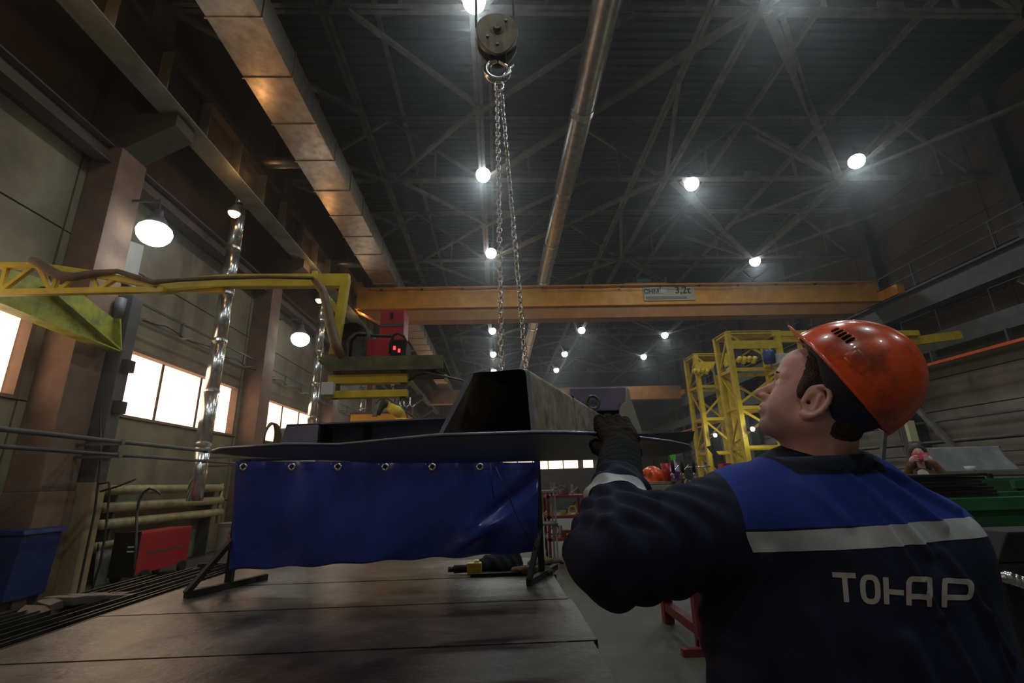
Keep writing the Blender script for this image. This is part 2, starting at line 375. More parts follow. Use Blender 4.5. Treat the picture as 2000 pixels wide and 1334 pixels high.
# struts and pipes on the right wall
STR = [((16.2,12.7,4.9),(16.2,9.3,.3)), ((16.2,12.9,4.9),(16.2,14.4,1.0)), ((16.2,18.6,4.9),(16.2,15.6,.6)), ((16.2,18.8,4.9),(16.2,20.5,1.0)), ((16.2,24.5,4.9),(16.2,21.9,.6)), ((16.2,9.0,7.0),(16.2,7.4,5.6)), ((16.2,13.0,7.0),(16.2,11.6,5.6))]
for i, (a, b_) in enumerate(STR):
    tag(MB().bar(a, b_, .16,.16).build('wall_strut', M['truss']), 'grey diagonal strut on the right wall, '+['long one right of the helmet sloping down right','steep one behind the woman','lower one behind the yellow towers, sloping right','steep one behind the yellow towers','farthest one','short one high at the right edge','short one high above the cable gallery'][i], 'strut', 'struts on the right wall')
for i, z in enumerate((1.55,2.0,2.45,3.2)):
    tag(MB().cyl((16.6,YN,z),(16.6,YF,z),.05,8).build('wall_pipe', M['truss'], smooth=True), 'grey pipe along the lower right wall, '+['lowest','second from below','third from below','topmost'][i]+' of four', 'pipe', 'pipes along the right wall')
# ventilation ducts
t = thing('ventilation_duct', 'long square galvanised ventilation duct under the roof on the left', 'duct', (-4.3,8,9))
b0 = None
for k in range(36):
    y = -2.45+1.24*k
    bb = MB().box((-4.75,y+.01,9.06),(-3.83,y+1.22,9.66)); bb.build('duct_section', M['galv'], t, bevel=.006)
    MB().box((-4.775,y-.02,9.035),(-3.805,y+.012,9.685)).build('duct_flange', M['galv'], t)
t = thing('spiral_duct', 'long round spiral ventilation duct under the roof, middle of the hall', 'duct', (2.28,8,10.3))
for k in range(15):
    y = -4.0+3.42*k; r = .285
    b = MB(); pts = []; rs = []
    for q in range(29): pts.append((2.28,y+.12*q,10.3)); rs.append(r+(.006 if q % 2 else 0))
    b.tube(pts, rs, 20).build('duct_section', M['galvr'], t, smooth=True)
    MB().cyl((2.28,y-.16,10.3),(2.28,y+.04,10.3),r+.025,20).build('coupling', M['silver'], t, smooth=False)
for i, (y, lo) in enumerate(((10.45,1.25),(16.3,2.6),(22.2,2.6),(28.1,2.6))):
    x = -6.22; r = .15
    t = thing('extract_pipe', 'tall round galvanised extract pipe, '+['in front of the second window','before the third window','third one from the camera','farthest one'][i], 'duct', (x,y,lo), 'vertical extract pipes')
    z = lo
    while z < 9.0:
        z2 = min(z+1.15, 9.05); MB().cyl((x,y,z),(x,y,z2-.02),r,20).build('pipe_section', M['silver'], t, smooth=True)
        MB().cyl((x,y,z2-.05),(x,y,z2),r+.012,20).build('clamp_ring', M['silver'], t); z = z2
    MB().tube([(x+.45*(1-math.cos(a)),y,9.05+.35*math.sin(a)) for a in [PI/2*q/6 for q in range(7)]]+[(-4.75,y,9.4)], r, 20).build('elbow', M['galvr'], t, smooth=True)
# ---------------------------------------------------------------- lamps
def ceiling_lamp(x, y, z, label, power=LAMP_W, r=.23, group='round high bay lamps under the roof'):
    t = thing('ceiling_lamp', label, 'lamp', (x,y,z), group)
    MB().lathe((x,y,z), [(.01,.30),(.07,.30),(.08,.20),(r*.55,.12),(r*.72,.02),(r*.70,-.02)], 24).build('housing', M['trussd'], t, smooth=True)
    MB().cyl((x,y,z+.3),(x,y,z+.55),.012,6).build('hanger', M['trussd'], t)
    MB().lathe((x,y,z), [(r*.66,.01),(r*.93,-.06),(r*1.02,-.14),(r*.93,-.24),(r*.7,-.32),(r*.35,-.37),(.004,-.385)], 24).build('lens', lamp_mat, t, smooth=True)
    lamp_light('lamp_light', 'SPOT', (x,y,z-.42), power, LED, t, .2, 2.9)
    return t
LP = [(-.3,7.3,'near the pulley at the top edge'), (-.28,13.0,'big one left of the chain'), (-.1,18.4,'left of the chain above the orange crane'), (-.15,29.3,'left of the chain just below the orange crane'), (-.15,35.2,'second left of the chain below the crane'), (-.15,41.0,'lowest left of the chain'),
      (6.68,13.55,'middle one below the spiral duct'), (5.7,29.5,'below the orange crane, right of the chain'), (5.4,35.5,'over the trapezoid beam'), (5.4,41,'lowest over the trapezoid beam'),
      (12.0,19.5,'above the capacity sign end of the crane'), (11.5,12.4,'by the truss node at upper right'), (11.7,30.9,'small one below the crane toward the right'), (12.0,36.8,'small farthest one toward the right'),
      (-.3,1.4,'out of view above the camera'), (5.8,1.4,'out of view above right'), (-.3,-4.5,'out of view behind left'), (5.8,-4.5,'out of view behind right'), (5.8,6.7,'out of view high right'), (12,1.4,'out of view far right')]
for x, y, l in LP:
    ceiling_lamp(x, y, 11.0, 'round white high bay lamp, '+l)
for i, (y, l) in enumerate(((7.7,'large glaring one above the jib boom'), (14.2,'smaller one above the yellow bracket'), (20.2,'third along the wall'), (1.8,'out of view near the camera'))):
    x = -6.0
    t = ceiling_lamp(x, y, 6.0, 'white lamp on the left wall, '+l, LAMP_W*.12, .27, 'lamps on the left wall')
    MB().bar((X0,y,6.5),(x,y,6.5),.04,.04).build('bracket_arm', M['trussd'], t)
for i, (y, l) in enumerate(((9.9,'beside the near extract pipe'), (15.4,'beside the second extract pipe'))):
    t = thing('warm_lamp', 'small warm orange lamp under the crane runway, '+l, 'lamp', (-6.0,y,7.6), 'small warm lamps under the runway')
    MB().lathe((-6.0,y,7.6), [(.01,.22),(.05,.2),(.13,.06),(.14,0)], 16).build('shade', M['trussd'], t, smooth=True)
    MB().cyl((-6.0,y,7.8),(-6.0,y,8.08),.012,6).build('hanger', M['trussd'], t)
    MB().lathe((-6.0,y,7.6), [(.125,.02),(.11,-.04),(.06,-.09),(.005,-.1)], 16).build('bulb', warm_mat, t, smooth=True)
q = [P(a_,b_,X=X0+.02) for a_, b_ in ((241,468),(276,480),(259,562),(224,547))]
tag(MB().prism(q, (.06,0,0)).build('wall_box', M['white'], bevel=.01), 'pale upright box on the left wall just under the large wall lamp', 'box')
# added warm lights with no lamp bodies, brightening the duct
for y in (4.5, 9.0, 13.5, 18, 24):
    lamp_light('duct_fill_light', 'POINT', (-5.3,y,7.9), 11, WARM, None, .1)
# ================================================================ ORANGE CRANE
t = thing('overhead_crane', 'orange single girder overhead crane with capacity sign', 'crane', (4,18,7.6))
def pz(x): return 7.60+(x+5)*.006
MB().box((-5.45,17.75,8.12),(15.9,18.25,8.98)).build('girder', M['orange'], t)
MB().box((-5.45,17.62,8.95),(15.9,18.38,9.0)).build('top_flange', M['orange'], t)
M['orange2'] = mat('rusty orange paint', (.42,.17,.03), .55, col2=(.30,.11,.02), scale=2)
MB().prism([(-4.6,17.72,7.62),(14.6,17.72,7.62),(15.9,17.72,8.12),(-5.45,17.72,8.12)], (0,.56,0)).build('lower_girder', M['orange2'], t)
MB().box((-5.45,17.6,8.10),(15.9,18.4,8.14)).build('bottom_flange', M['orange'], t)
b = MB(); b.tube([(x, 17.58, 8.86-.035*abs(math.sin(x*1.9))) for x in [ -5+.2*q for q in range(100)]], .012, 5); b.build('festoon_cable', M['rubber'], t, smooth=True)
for i in range(12): MB().box((-4.5+1.6*i,17.55,8.84),(-4.42+1.6*i,17.63,8.90)).build('cable_clip', M['black'], t)
for x in (-5.75, 15.95):
    MB().box((x-.15,16.8,9.12 if x < 0 else 8.1),(x+.15,19.2,9.5 if x < 0 else 8.5)).build('end_carriage', M['orange'], t, bevel=.02)
    for y in (17.1, 18.9): MB().cyl((x-.08,y,9.22 if x < 0 else 8.24),(x+.08,y,9.22 if x < 0 else 8.24),.14,18).build('wheel', M['trussd'], t, smooth=True)
MB().box((-5.6,17.8,8.9),(-5.3,18.2,9.3)).build('carriage_joint', M['orange'], t)
M['dkgreen'] = mat('dull green motor paint', (.03,.13,.08), .5)
b = MB().cyl((5.9,18.1,9.3),(6.5,18.1,9.3),.19,16).box((5.4,17.9,9.0),(6.8,18.3,9.12)); b.box((7.1,18,9.0),(7.2,18.1,9.5)); b.build('hoist_motor', M['dkgreen'], t)
MB().box((5.3,17.7,9.0),(7.0,18.35,9.08)).build('hoist_rail', M['orange2'], t)
M['signw'] = mat('white sign plate', (.50,.48,.42), .6, col2=(.40,.36,.28), scale=2)
MB().box((6.05,17.70,8.30),(8.15,17.74,8.88)).build('sign_plate', M['signw'], t)
M['ink'] = mat('black lettering', (.02,.02,.02), .6)
def text(body, parent, loc, size, mt, rot=(PI/2,0,0), name='lettering', ext=.004, shear=0., sx=1., bold=0.):
    cu = bpy.data.curves.new(name, 'FONT'); cu.body = body; cu.size = size; cu.extrude = ext; cu.offset = bold; cu.shear = shear; cu.align_x = 'CENTER'; cu.align_y = 'CENTER'
    o = bpy.data.objects.new('tmp', cu); C.objects.link(o); dg = bpy.context.evaluated_depsgraph_get()
    me = bpy.data.meshes.new_from_object(o.evaluated_get(dg)); bpy.data.objects.remove(o); me.name = name
    me.materials.clear(); me.materials.append(mt)
    o = link(name, me, parent); o.location = Vector(loc)-ORG.get(parent, Vector()); o.rotation_euler = rot; o.scale = (sx,1,1); return o
text('СНМ', t, (6.38,17.69,8.68), .27, M['ink'], bold=.004)
text('3,2t', t, (7.66,17.69,8.72), .42, M['ink'], bold=.006)
MB().box((6.75,17.68,8.62),(7.02,17.70,8.84)).build('blank_label', M['white'], t)
b = MB()
for i in range(4): b.box((6.12,17.69,8.35+.035*i),(7.8,17.70,8.36+.035*i))
b.build('small_print', M['ink'], t)
# second, far crane
t = thing('overhead_crane', 'dim brownish overhead crane girder far down the hall', 'crane', (4,40,7.4))
MB().box((-5.5,39.7,7.9),(15.9,40.3,9.0)).build('girder', M['orange2'], t)
MB().box((-5.5,39.6,7.85),(15.9,40.4,7.92)).build('bottom_flange', M['orange2'], t)
for x in (-5.75,15.9): MB().box((x-.15,38.8,9.12 if x < 0 else 8.1),(x+.15,41.2,9.5 if x < 0 else 8.5)).build('end_carriage', M['orange2'], t)
# ================================================================ PULLEY BLOCK, HOOK, CHAINS
HY = 2.1
c0 = P(971,72,Y=HY)
t = thing('hook_block', 'brass coloured round pulley block with steel crane hook, hanging on two ropes', 'pulley block', tuple(c0))
M['brass'] = mat('worn olive yellow paint', (.17,.14,.075), .5, col2=(.10,.08,.045), scale=14, metal=.3)
def disc(y0, y1, rr, m, nm, egg=1.25):
    n = 36; poly = []
    for k in range(n):
        a = 2*PI*k/n; x = math.sin(a)*rr; z = -math.cos(a)*rr
        if z < 0: z *= egg; x *= 1-.22*(z/(rr*egg))**2
        poly.append((c0.x+x, y0, c0.z+z))
    return MB().prism(poly, (0,y1-y0,0)).build(nm, m, t, bevel=.004)
disc(HY-.05, HY-.033, .118, M['brass'], 'cheek_plate', 1.5); disc(HY+.033, HY+.05, .118, M['brass'], 'cheek_plate', 1.5)
MB().lathe((c0.x,HY,c0.z), [(.01,-.028),(.108,-.028),(.094,-.01),(.094,.01),(.108,.028),(.01,.028)], 36, (0,1,0)).build('sheave', M['steel'], t, smooth=False)
MB().lathe((c0.x,HY-.05,c0.z), [(.003,-.022),(.022,-.022),(.024,-.004),(.040,-.002),(.042,.002)], 20, (0,1,0)).build('axle_cap', M['brass'], t)
for dx, dz in ((-.055,-.055),(0,-.11),(.05,.06)): MB().cyl((c0.x+dx,HY-.058,c0.z+dz),(c0.x+dx,HY-.048,c0.z+dz),.008,8).build('bolt', M['steel'], t)
for px, nm in ((930,'wire_rope'), (1004,'wire_rope')):
    a = P(px,44 if px > 950 else 38,Y=HY); MB().cyl((a.x,HY,a.z-.06),(a.x,HY,a.z+6.4),.007,8).build(nm, M['trussd'], t)
h0 = P(973,112,Y=HY)
MB().box((h0.x-.045,HY-.03,h0.z-.03),(h0.x+.045,HY+.03,h0.z+.06)).build('crosshead', M['black'], t, bevel=.008)
# hook
hk = P(972,136,Y=HY); b = MB(); pts = []; rs = []
for q in range(26):
    a = PI*.62-q/25*PI*1.55; R = .060
    pts.append((hk.x+R*math.cos(a+PI/2+.35), HY, hk.z+R*math.sin(a+PI/2+.35))); rs.append(.010+.011*math.sin(min(1,q/18)*PI*.9))
pts = [(hk.x+.0,HY,hk.z+.10),(hk.x,HY,hk.z+.075)]; rs = [.014,.015]
for q in range(25):
    a = math.radians(100+q*11.2)
    pts.append((hk.x+.062*math.cos(a), HY, hk.z-.004+.066*math.sin(a))); rs.append(.013+.009*math.sin(q/24*PI))
pts.append((hk.x+.088,HY,hk.z+.035)); rs.append(.006)
b.tube(pts, rs, 12).build('hook', M['chrome'], t, smooth=True)
MB().bar((hk.x+.002,HY,hk.z+.062),(hk.x+.056,HY,hk.z+.02),.02,.004).build('safety_latch', M['chrome'], t)
# chain sling
def link_mesh(L_, W_, r, mt, name='chain_link'):
    b = MB(); pts = []; n = 8; s = (L_-W_)/2
    for q in range(n): a = PI*q/(n-1); pts.append((W_/2*math.cos(a),0,s+W_/2*math.sin(a)))
    for q in range(n): a = PI+PI*q/(n-1); pts.append((W_/2*math.cos(a),0,-s+W_/2*math.sin(a)))
    b.tube(pts, r, 6, closed=True); return b.mesh(name, mt, smooth=True)
a0 = P(975,176,Y=HY)
t = thing('chain_sling', 'steel lifting chain sling hanging from the hook, two strands to the workpiece', 'chain', tuple(a0))
ml = link_mesh(.066,.046,.0065,M['chrome'],'master_link')
o = link('master_link', ml, t); ORG[o] = ORG[t]; o.location = (0,0,.028)
ml2 = MB().lathe((0,0,0), [(0.001,0)], 8)
for dx in (-.022,.022):
    o = link('joining_link', link_mesh(.05,.03,.006,M['chrome'],'joining_link'), t); o.location = (dx*.6,0,-.005); o.rotation_euler = (0,dx*9,PI/2)
lm = link_mesh(.0335,.0215,.0036,M['chrome'])
def strand(a, b_, off=0):
    a, b_ = Vector(a), Vector(b_); d = b_-a; L_ = d.length; n = int(L_/.0263); q = Vector((0,0,-1)).rotation_difference(d.normalized())
    for k in range(n):
        p = a+d*((k+.5)/n)
        p.x += .0012*math.sin(k*.9+off)
        o = link('chain_link', lm, t); o.location = p-a0
        Rm = q.to_matrix().to_4x4() @ Matrix.Rotation(.35+(PI/2 if k % 2 else 0)+.12*math.sin(k*.31+off)+off*.3, 4, 'Z')
        o.rotation_euler = Rm.to_euler()
e1 = P(981,728,Y=2.05); e1b = a0+(e1-a0)*1.17
e2 = P(1028,728,Y=2.1); e2b = a0+(e2-a0)*1.17
strand(a0+Vector((-.012,0,-.02)), e1b); strand(a0+Vector((.012,.004,-.02)), e2b, 1)
# ================================================================ SUSPENDED WORKPIECE
ZP = 1.565
t = thing('steel_workpiece', 'large dark steel bracket assembly with hollow trapezoid beam, hung on the chains', 'workpiece', (0,2.0,ZP))
M['plate'] = mat('dark primed plate', (.035,.036,.045), .38, metal=.5, col2=(.06,.06,.075), scale=7, bump=.15)
M['purple'] = mat('violet mill scale', (.19,.175,.27), .42, metal=.2, col2=(.30,.28,.38), scale=5, bump=.1)
M['scale'] = mat('scuffed raw steel', (.22,.18,.125), .5, metal=.2, col2=(.46,.41,.33), scale=9, bump=.35, bscale=18, streak=(1,1,.6))
near = [(415,884),(432,879),(560,871),(660,872),(850,854),(1040,848),(1100,848),(1162,850),(1250,858),(1310,865),(1345,872),(1352,879)]
poly = [P(x,y,Z=ZP) for x,y in near]
poly += [P(1335,884,Z=ZP), Vector((.95,2.75,ZP)), Vector((.6,3.0,ZP)), Vector((-.2,2.95,ZP)), Vector((-.66,2.62,ZP)), P(600,897,Z=ZP), P(500,893,Z=ZP)]
MB().prism(poly, (0,0,.010)).build('base_plate', M['plate'], t, bevel=.002)
dirt_later = True
M['cut'] = mat('painted edge highlight', (.42,.44,.58), .35, metal=.5, col2=(.26,.25,.30), scale=12)  # pale highlight colour for the plate edge glint and the beam rim
MB().tube([p+Vector((0,-.0005,.006)) for p in poly[:12]], .0038, 6).build('edge_glint', M['cut'], t, smooth=True)  # added thin strip that draws the glint along the near edge
# hollow trapezoid beam, opening towards the camera
A = [P(855,853,Y=1.30), P(915,729,Y=1.30), P(1035,731,Y=1.26), P(1046,850,Y=1.26)]
for a in (A[0], A[3]): a.z = ZP+.010
A[2].z = A[1].z
dirv = Vector((.36,.86,0)).normalized()*1.15
def shell(poly, d, th, name, m):
    cx = sum((p for p in poly), Vector())/len(poly)
    inn = []
    n = len(poly)
    for i, p in enumerate(poly):
        q = (cx-p); q.y = 0
        inn.append(p+Vector((math.copysign(th, q.x), 0, math.copysign(th, q.z) if i in (1,2) else 0)))
    vs = poly+inn+[p+d for p in poly]+[p+d for p in inn]
    fs = []
    for i in range(n-1):
        j = i+1
        fs += [(i,j,n+j,n+i), (2*n+i,3*n+i,3*n+j,2*n+j), (i,2*n+i,2*n+j,j), (n+i,n+j,3*n+j,3*n+i)]
    fs += [(0,n,3*n,2*n),(n-1,3*n-1,4*n-1,2*n-1)]
    return MB().add(vs, fs)
# round the two top corners
def rounded(poly, r=.016):
    out = [poly[0]]
    for k in (1,2):
        p = poly[k]; a = (poly[k-1]-p).normalized(); b_ = (poly[k+1]-p).normalized()
        for q in range(5):
            s = q/4; out.append(p+a*r*(1-s)**2+b_*r*s**2)
    out.append(poly[3]); return out
sh = shell(rounded(A), dirv, .011, 'trapezoid_beam', M['scale'])
sh.build('trapezoid_beam', M['scale'], t)
RA = rounded(A); shell([p+Vector((0,-.002,0)) for p in RA], Vector((0,.0018,0)), .0115, 'rim', M['scale']).build('beam_rim', M['cut'], t)  # pale ring puts the rim highlight into the colour
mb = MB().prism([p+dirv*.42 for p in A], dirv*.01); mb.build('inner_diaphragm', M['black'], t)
# weld beads on the plate edge
for px, py in ((852,854),(1046,850),(1066,850),(1120,850)):
    p = P(px,py,Z=ZP+.012); MB().tube([p+Vector((-.008,0,0)),p,p+Vector((.008,.004,0))],[.002,.005,.002],8).build('weld_bead', M['chrome'], t, smooth=True)
# left channel behind
yb = 2.0
q0, q1 = P(552,832,Y=yb), P(900,812,Y=yb)
zt = (q0.z+q1.z)/2
TL = P(560,829,Y=yb); TR = P(905,813,Y=yb); M['violet2'] = M['purple']; ZB = ZP+.01
MB().prism([TL,TR,TR+Vector((0,0,-.006)),TL+Vector((0,0,-.006))], (0,.165,0)).build('channel_flange', M['purple'], t)
MB().prism([(TL.x-.03,yb+.16,ZB),(TR.x,yb+.16,ZB),(TR.x,yb+.16,TR.z),(TL.x,yb+.16,TL.z)], (0,.008,0)).build('channel_web', M['purple'], t)
EL = P(545,868,Y=yb)
MB().prism([(TL.x-.03,yb,ZB),(TL.x+.13,yb,ZB),(TL.x+.13,yb,TL.z),(TL.x,yb,TL.z)], (0,.008,0)).build('channel_end', M['purple'], t)
MB().prism([(TL.x+.13,yb,ZB),(TL.x+.138,yb,ZB),(TL.x+.138,yb,TL.z),(TL.x+.13,yb,TL.z)], (0,.16,0)).build('rib', M['black'], t)
MB().prism([(TL.x+.30,yb+.05,ZB),(TL.x+.308,yb+.05,ZB),(TL.x+.308,yb+.05,TL.z),(TL.x+.30,yb+.05,TL.z)], (0,.11,0)).build('rib', M['black'], t)
# rear bracket on the right with ring and pale ear
y2 = 2.2
B0, B1 = P(1112,758,Y=y2), P(1222,756,Y=y2)
MB().box((B0.x,y2,B0.z-.11),(B1.x,y2+.03,B0.z)).build('rear_bracket', M['purple'], t, bevel=.006)
MB().box((B0.x,y2+.03,ZB),(B1.x-.02,y2+.05,B0.z-.02)).build('rear_web', M['black'], t)
rc = P(1158,786,Y=y2-.02)
ring = MB().tube([(rc.x+.028*math.cos(a),y2-.02,rc.z+.03*math.sin(a)) for a in [2*PI*k/20 for k in range(20)]], .007, 8, closed=True); ring.build('lifting_ring', M['steel'], t, smooth=True)
M['pale'] = mat('pale raw steel ear', (.52,.52,.46), .45, metal=.4, col2=(.38,.38,.33), scale=8)
ear = [P(x,y,Y=y2-.05) for x,y in ((1211,800),(1216,788),(1222,786),(1224,757),(1229,760),(1232,778),(1240,800),(1255,846),(1200,852),(1208,825))]
MB().prism(ear, (0,.014,0)).build('side_ear', M['pale'], t, bevel=.002)
wing = [P(x,y,Y=2.35) for x,y in ((1240,848),(1357,842),(1353,862),(1330,873),(1240,868))]
MB().prism(wing, (0,.01,0)).build('rear_wing', M['plate'], t, bevel=.002)
# ================================================================ WELDING CURTAIN
YC = 3.32
t = thing('welding_curtain', 'dark blue vinyl welding curtain with steel eyelets on a black stand', 'welding screen', (-.9,YC,.85))
M['vinyl'] = mat('blue vinyl sheet', (.015,.026,.16), .30, col2=(.030,.056,.36), scale=2.3, bump=.12, bscale=14, coat=.3)
def cur(u, v, off=0):
    # u across, v from top to bottom
    tl, tr, bl, br = P(461,901,Y=YC), P(1053,903,Y=YC), P(446,1115,Y=YC), P(1048,1078,Y=YC)
    p = (tl*(1-u)+tr*u)*(1-v)+(bl*(1-u)+br*u)*v
    w = .012*math.sin(u*26+v*1.2)*(1-.6*v)+.014*math.sin(u*11-2*v)
    d = (u-.93+ (v-.35)*.35); w -= .05*math.exp(-(d/.035)**2)*math.exp(-((v-.45)/.3)**2)
    d2 = (u-.80+(v-.75)*.30); w += .045*math.exp(-(d2/.05)**2)*math.exp(-((v-.8)/.2)**2)
    w += .010*math.sin(u*60)*math.exp(-v*14)
    w += .05*u*v*math.sin(v*3)
    p.z += .006*math.sin(u*40)*(v > .5)*(v-.5)*2
    return (p.x, p.y-w-off, p.z)
b = MB().grid(lambda u, v: cur(u, v), 150, 50); b.build('sheet', M['vinyl'], t, smooth=True, solid=.002)
b = MB().grid(lambda u, v: cur(u, .0+.075*v, .0025+.0008*math.sin(u*200)), 150, 3); b.build('top_hem', M['vinyl'], t, smooth=True)
for px in (478,570,661,752,845,938):
    p = P(px,911,Y=YC); u = (p.x-P(461,901,Y=YC).x)/(P(1053,903,Y=YC).x-P(461,901,Y=YC).x); q = Vector(cur(u,.055,.006))
    MB().lathe(q, [(.0135,.004),(.0135,-.002),(.017,-.005),(.024,-.003),(.026,.002)], 20, (0,1,0)).build('eyelet', M['chrome'], t, smooth=True)
    MB().cyl(q+Vector((0,.0,0)), q+Vector((0,.003,0)), .0135, 16).build('eyelet_hole', M['black'], t)
    MB().cyl(q+Vector((-.045,-.002,.02)), q+Vector((-.045,.004,.02)), .005, 10).build('rivet', M['chrome'], t)
x0, x1 = P(470,900,Y=YC).x, P(1050,900,Y=YC).x
zt = P(470,897,Y=YC).z
MB().cyl((x0,YC+.05,zt),(x1,YC+.05,zt-.01),.014,10).build('top_bar', M['black'], t, smooth=True)
for x in (x0, x1):
    MB().box((x-.02,YC+.03,.85),(x+.02,YC+.07,zt)).build('post', M['black'], t)
    MB().bar((x-.10,YC-.22,.872),(x+.12,YC+.3,.872),.035,.035).build('foot', M['black'], t)
    MB().bar((x-.10,YC-.22,.88),(x-.0,YC+.03,1.14),.03,.03).build('brace', M['black'], t)
p = [P(x,y,Y=YC-.09) for x,y in ((968,912),(985,950),(1015,1020),(1062,1098))]
MB().tube(p, .0035, 6).build('tie_cord', M['rubber'], t, smooth=True)
MB().tube([P(x,y,Y=YC-.08) for x,y in ((958,905),(960,935),(964,972))], .003, 6).build('tie_cord', M['rubber'], t, smooth=True)
# ================================================================ WELDING TABLE
TZ = .85
t = thing('welding_table', 'large steel welding table with wide scratched top plates', 'table', (-.8,2.6,0))
M['plate_top'] = mat('scratched table steel', (.065,.056,.048), .36, metal=.5, col2=(.27,.235,.20), scale=3.2, bump=.2, bscale=30, streak=(1,.5,1), lo=.3, hi=.75)
nt = M['plate_top'].node_tree; N_, L_ = nt.nodes, nt.links
# fine scratches
tc = N_.new('ShaderNodeTexCoord'); mp = N_.new('ShaderNodeMapping'); mp.inputs['Scale'].default_value = (3,40,1); mp.inputs['Rotation'].default_value = (0,0,.7)
nz = N_.new('ShaderNodeTexNoise'); nz.inputs['Scale'].default_value = 5; nz.inputs['Detail'].default_value = 8
rr = N_.new('ShaderNodeMapRange'); rr.inputs[1].default_value = .60; rr.inputs[2].default_value = .75
L_.new(tc.outputs['Object'], mp.inputs[0]); L_.new(mp.outputs[0], nz.inputs['Vector']); L_.new(nz.outputs[0], rr.inputs[0])
mx = N_.new('ShaderNodeMix'); mx.data_type = 'RGBA'; bs = N_['Principled BSDF']
src = bs.inputs['Base Color'].links[0].from_socket
L_.new(rr.outputs[0], mx.inputs[0]); L_.new(src, mx.inputs[6]); mx.inputs[7].default_value = (.46,.42,.37,1); L_.new(mx.outputs[2], bs.inputs['Base Color'])
def dirt(m, col, sc, lo, hi, fac):
    nt = m.node_tree; N, L = nt.nodes, nt.links; b = N['Principled BSDF']; src = b.inputs['Base Color'].links[0].from_socket
    tc = N.new('ShaderNodeTexCoord'); nz = N.new('ShaderNodeTexNoise'); nz.inputs['Scale'].default_value = sc; nz.inputs['Detail'].default_value = 9; nz.inputs['Roughness'].default_value = .68; nz.inputs['Distortion'].default_value = .6
    mr = N.new('ShaderNodeMapRange'); mr.inputs[1].default_value = lo; mr.inputs[2].default_value = hi; mr.inputs[4].default_value = fac
    mx = N.new('ShaderNodeMix'); mx.data_type = 'RGBA'; L.new(tc.outputs['Object'], nz.inputs['Vector']); L.new(nz.outputs[0], mr.inputs[0]); L.new(mr.outputs[0], mx.inputs[0]); L.new(src, mx.inputs[6]); mx.inputs[7].default_value = (*col, 1); L.new(mx.outputs[2], b.inputs['Base Color'])
dirt(M['plate_top'], (.018,.015,.013), 1.6, .46, .66, .85); dirt(M['plate_top'], (.02,.018,.016), 7, .56, .66, .7); dirt(M['plate_top'], (.50,.46,.40), 22, .70, .76, .5)
dirt(M['scale'], (.06,.045,.03), 9, .50, .66, .75)
xl, xr = -2.03, .36
ys = [1.30, 2.085, 2.765, 3.44, 4.2]
for i in range(4):
    a, b_ = ys[i]+.006, ys[i+1]-.006
    MB().prism([(xl,a,TZ-.03),(xr+(.02*(i % 2)),a,TZ-.03),(xr+(.02*(i % 2)),b_,TZ-.03),(xl,b_,TZ-.03)], (0,0,.03+.001*i)).build('top_plate', M['plate_top'], t, bevel=.002)
for yy in ys: MB().box((xl+.05,max(yy-.05,1.32),TZ-.16),(xr-.06,min(yy+.05,4.18),TZ-.032)).build('cross_beam', M['black'], t)
for x in (xl+.1, xr-.12):
    MB().box((x-.05,1.32,TZ-.30),(x+.05,4.18,TZ-.16)).build('side_rail', M['black'], t)
    for y in (1.5,2.8,4.0): MB().box((x-.05,y-.05,0),(x+.05,y+.05,TZ-.30)).build('leg', M['black'], t)
# long profiles stored along the left edge of the table
M['prof'] = mat('dark bright edged profile', (.05,.05,.052), .3, metal=.8, col2=(.12,.12,.12), scale=4)
t = thing('stock_rack', 'low black rack left of the welding table carrying long profiles', 'rack', (-2.4,2.9,0))
for y in (1.4,2.6,3.9,5.2):
    MB().box((-2.95,y-.03,.68),(-2.06,y+.03,.76)).build('rack_arm', M['black'], t)
    for x in (-2.9,-2.15): MB().box((x-.03,y-.03,0),(x+.03,y+.03,.68)).build('leg', M['black'], t)
for i, (x, z, w, y0, y1, l) in enumerate(((-2.11,.83,.07,.8,5.6,'tight against the table edge, shiniest'), (-2.24,.81,.06,.9,5.5,'second from the table edge'), (-2.40,.80,.09,1.2,5.2,'third from the table edge'), (-2.58,.79,.07,1.6,4.5,'fourth from the table edge'), (-2.74,.79,.08,2.2,4.2,'outermost and shortest'))):
    o = MB().section((x,y0,z-.05+.003),(x,y1,z-.05+.003), [(-w/2,0),(w/2,0),(w/2,.06),(w/2-.008,.06),(w/2-.008,.008),(-w/2+.008,.008),(-w/2+.008,.06),(-w/2,.06)]).build('steel_channel', M['prof'])
    dz = .762-min(v.co.z for v in o.data.vertices)
    for v in o.data.vertices: v.co.z += dz
    tag(o, 'long dark steel channel left of the welding table, '+l, 'steel profile', 'steel channels beside the table')
# gloves, torch and yellow clamp lying on the table end
def squash(v): return v
# ================================================================ SDF MODELLING
import openvdb
def _n(*a): return np.sqrt(sum(x*x for x in a))
def ell(G, c, r, R=None):
    p = [G[i]-c[i] for i in range(3)]
    if R is not None: p = [sum(R[j][i]*p[j] for j in range(3)) for i in range(3)]
    k0 = _n(*[p[i]/r[i] for i in range(3)]); k1 = _n(*[p[i]/r[i]**2 for i in range(3)])+1e-9
    return k0*(k0-1)/k1
def cone(G, a, b, ra, rb, sy=None):
    a = np.array(a, float); b = np.array(b, float); d = b-a; L2 = (d*d).sum()
    t = np.clip(sum((G[i]-a[i])*d[i] for i in range(3))/L2, 0, 1)
    q = [G[i]-a[i]-t*d[i] for i in range(3)]
    return _n(*q)-(ra+(rb-ra)*t)
def chain_(G, pts, rs, k=.01):
    f = None
    for i in range(len(pts)-1):
        c = cone(G, pts[i], pts[i+1], rs[i], rs[i+1]); f = c if f is None else smin(f, c, k)
    return f
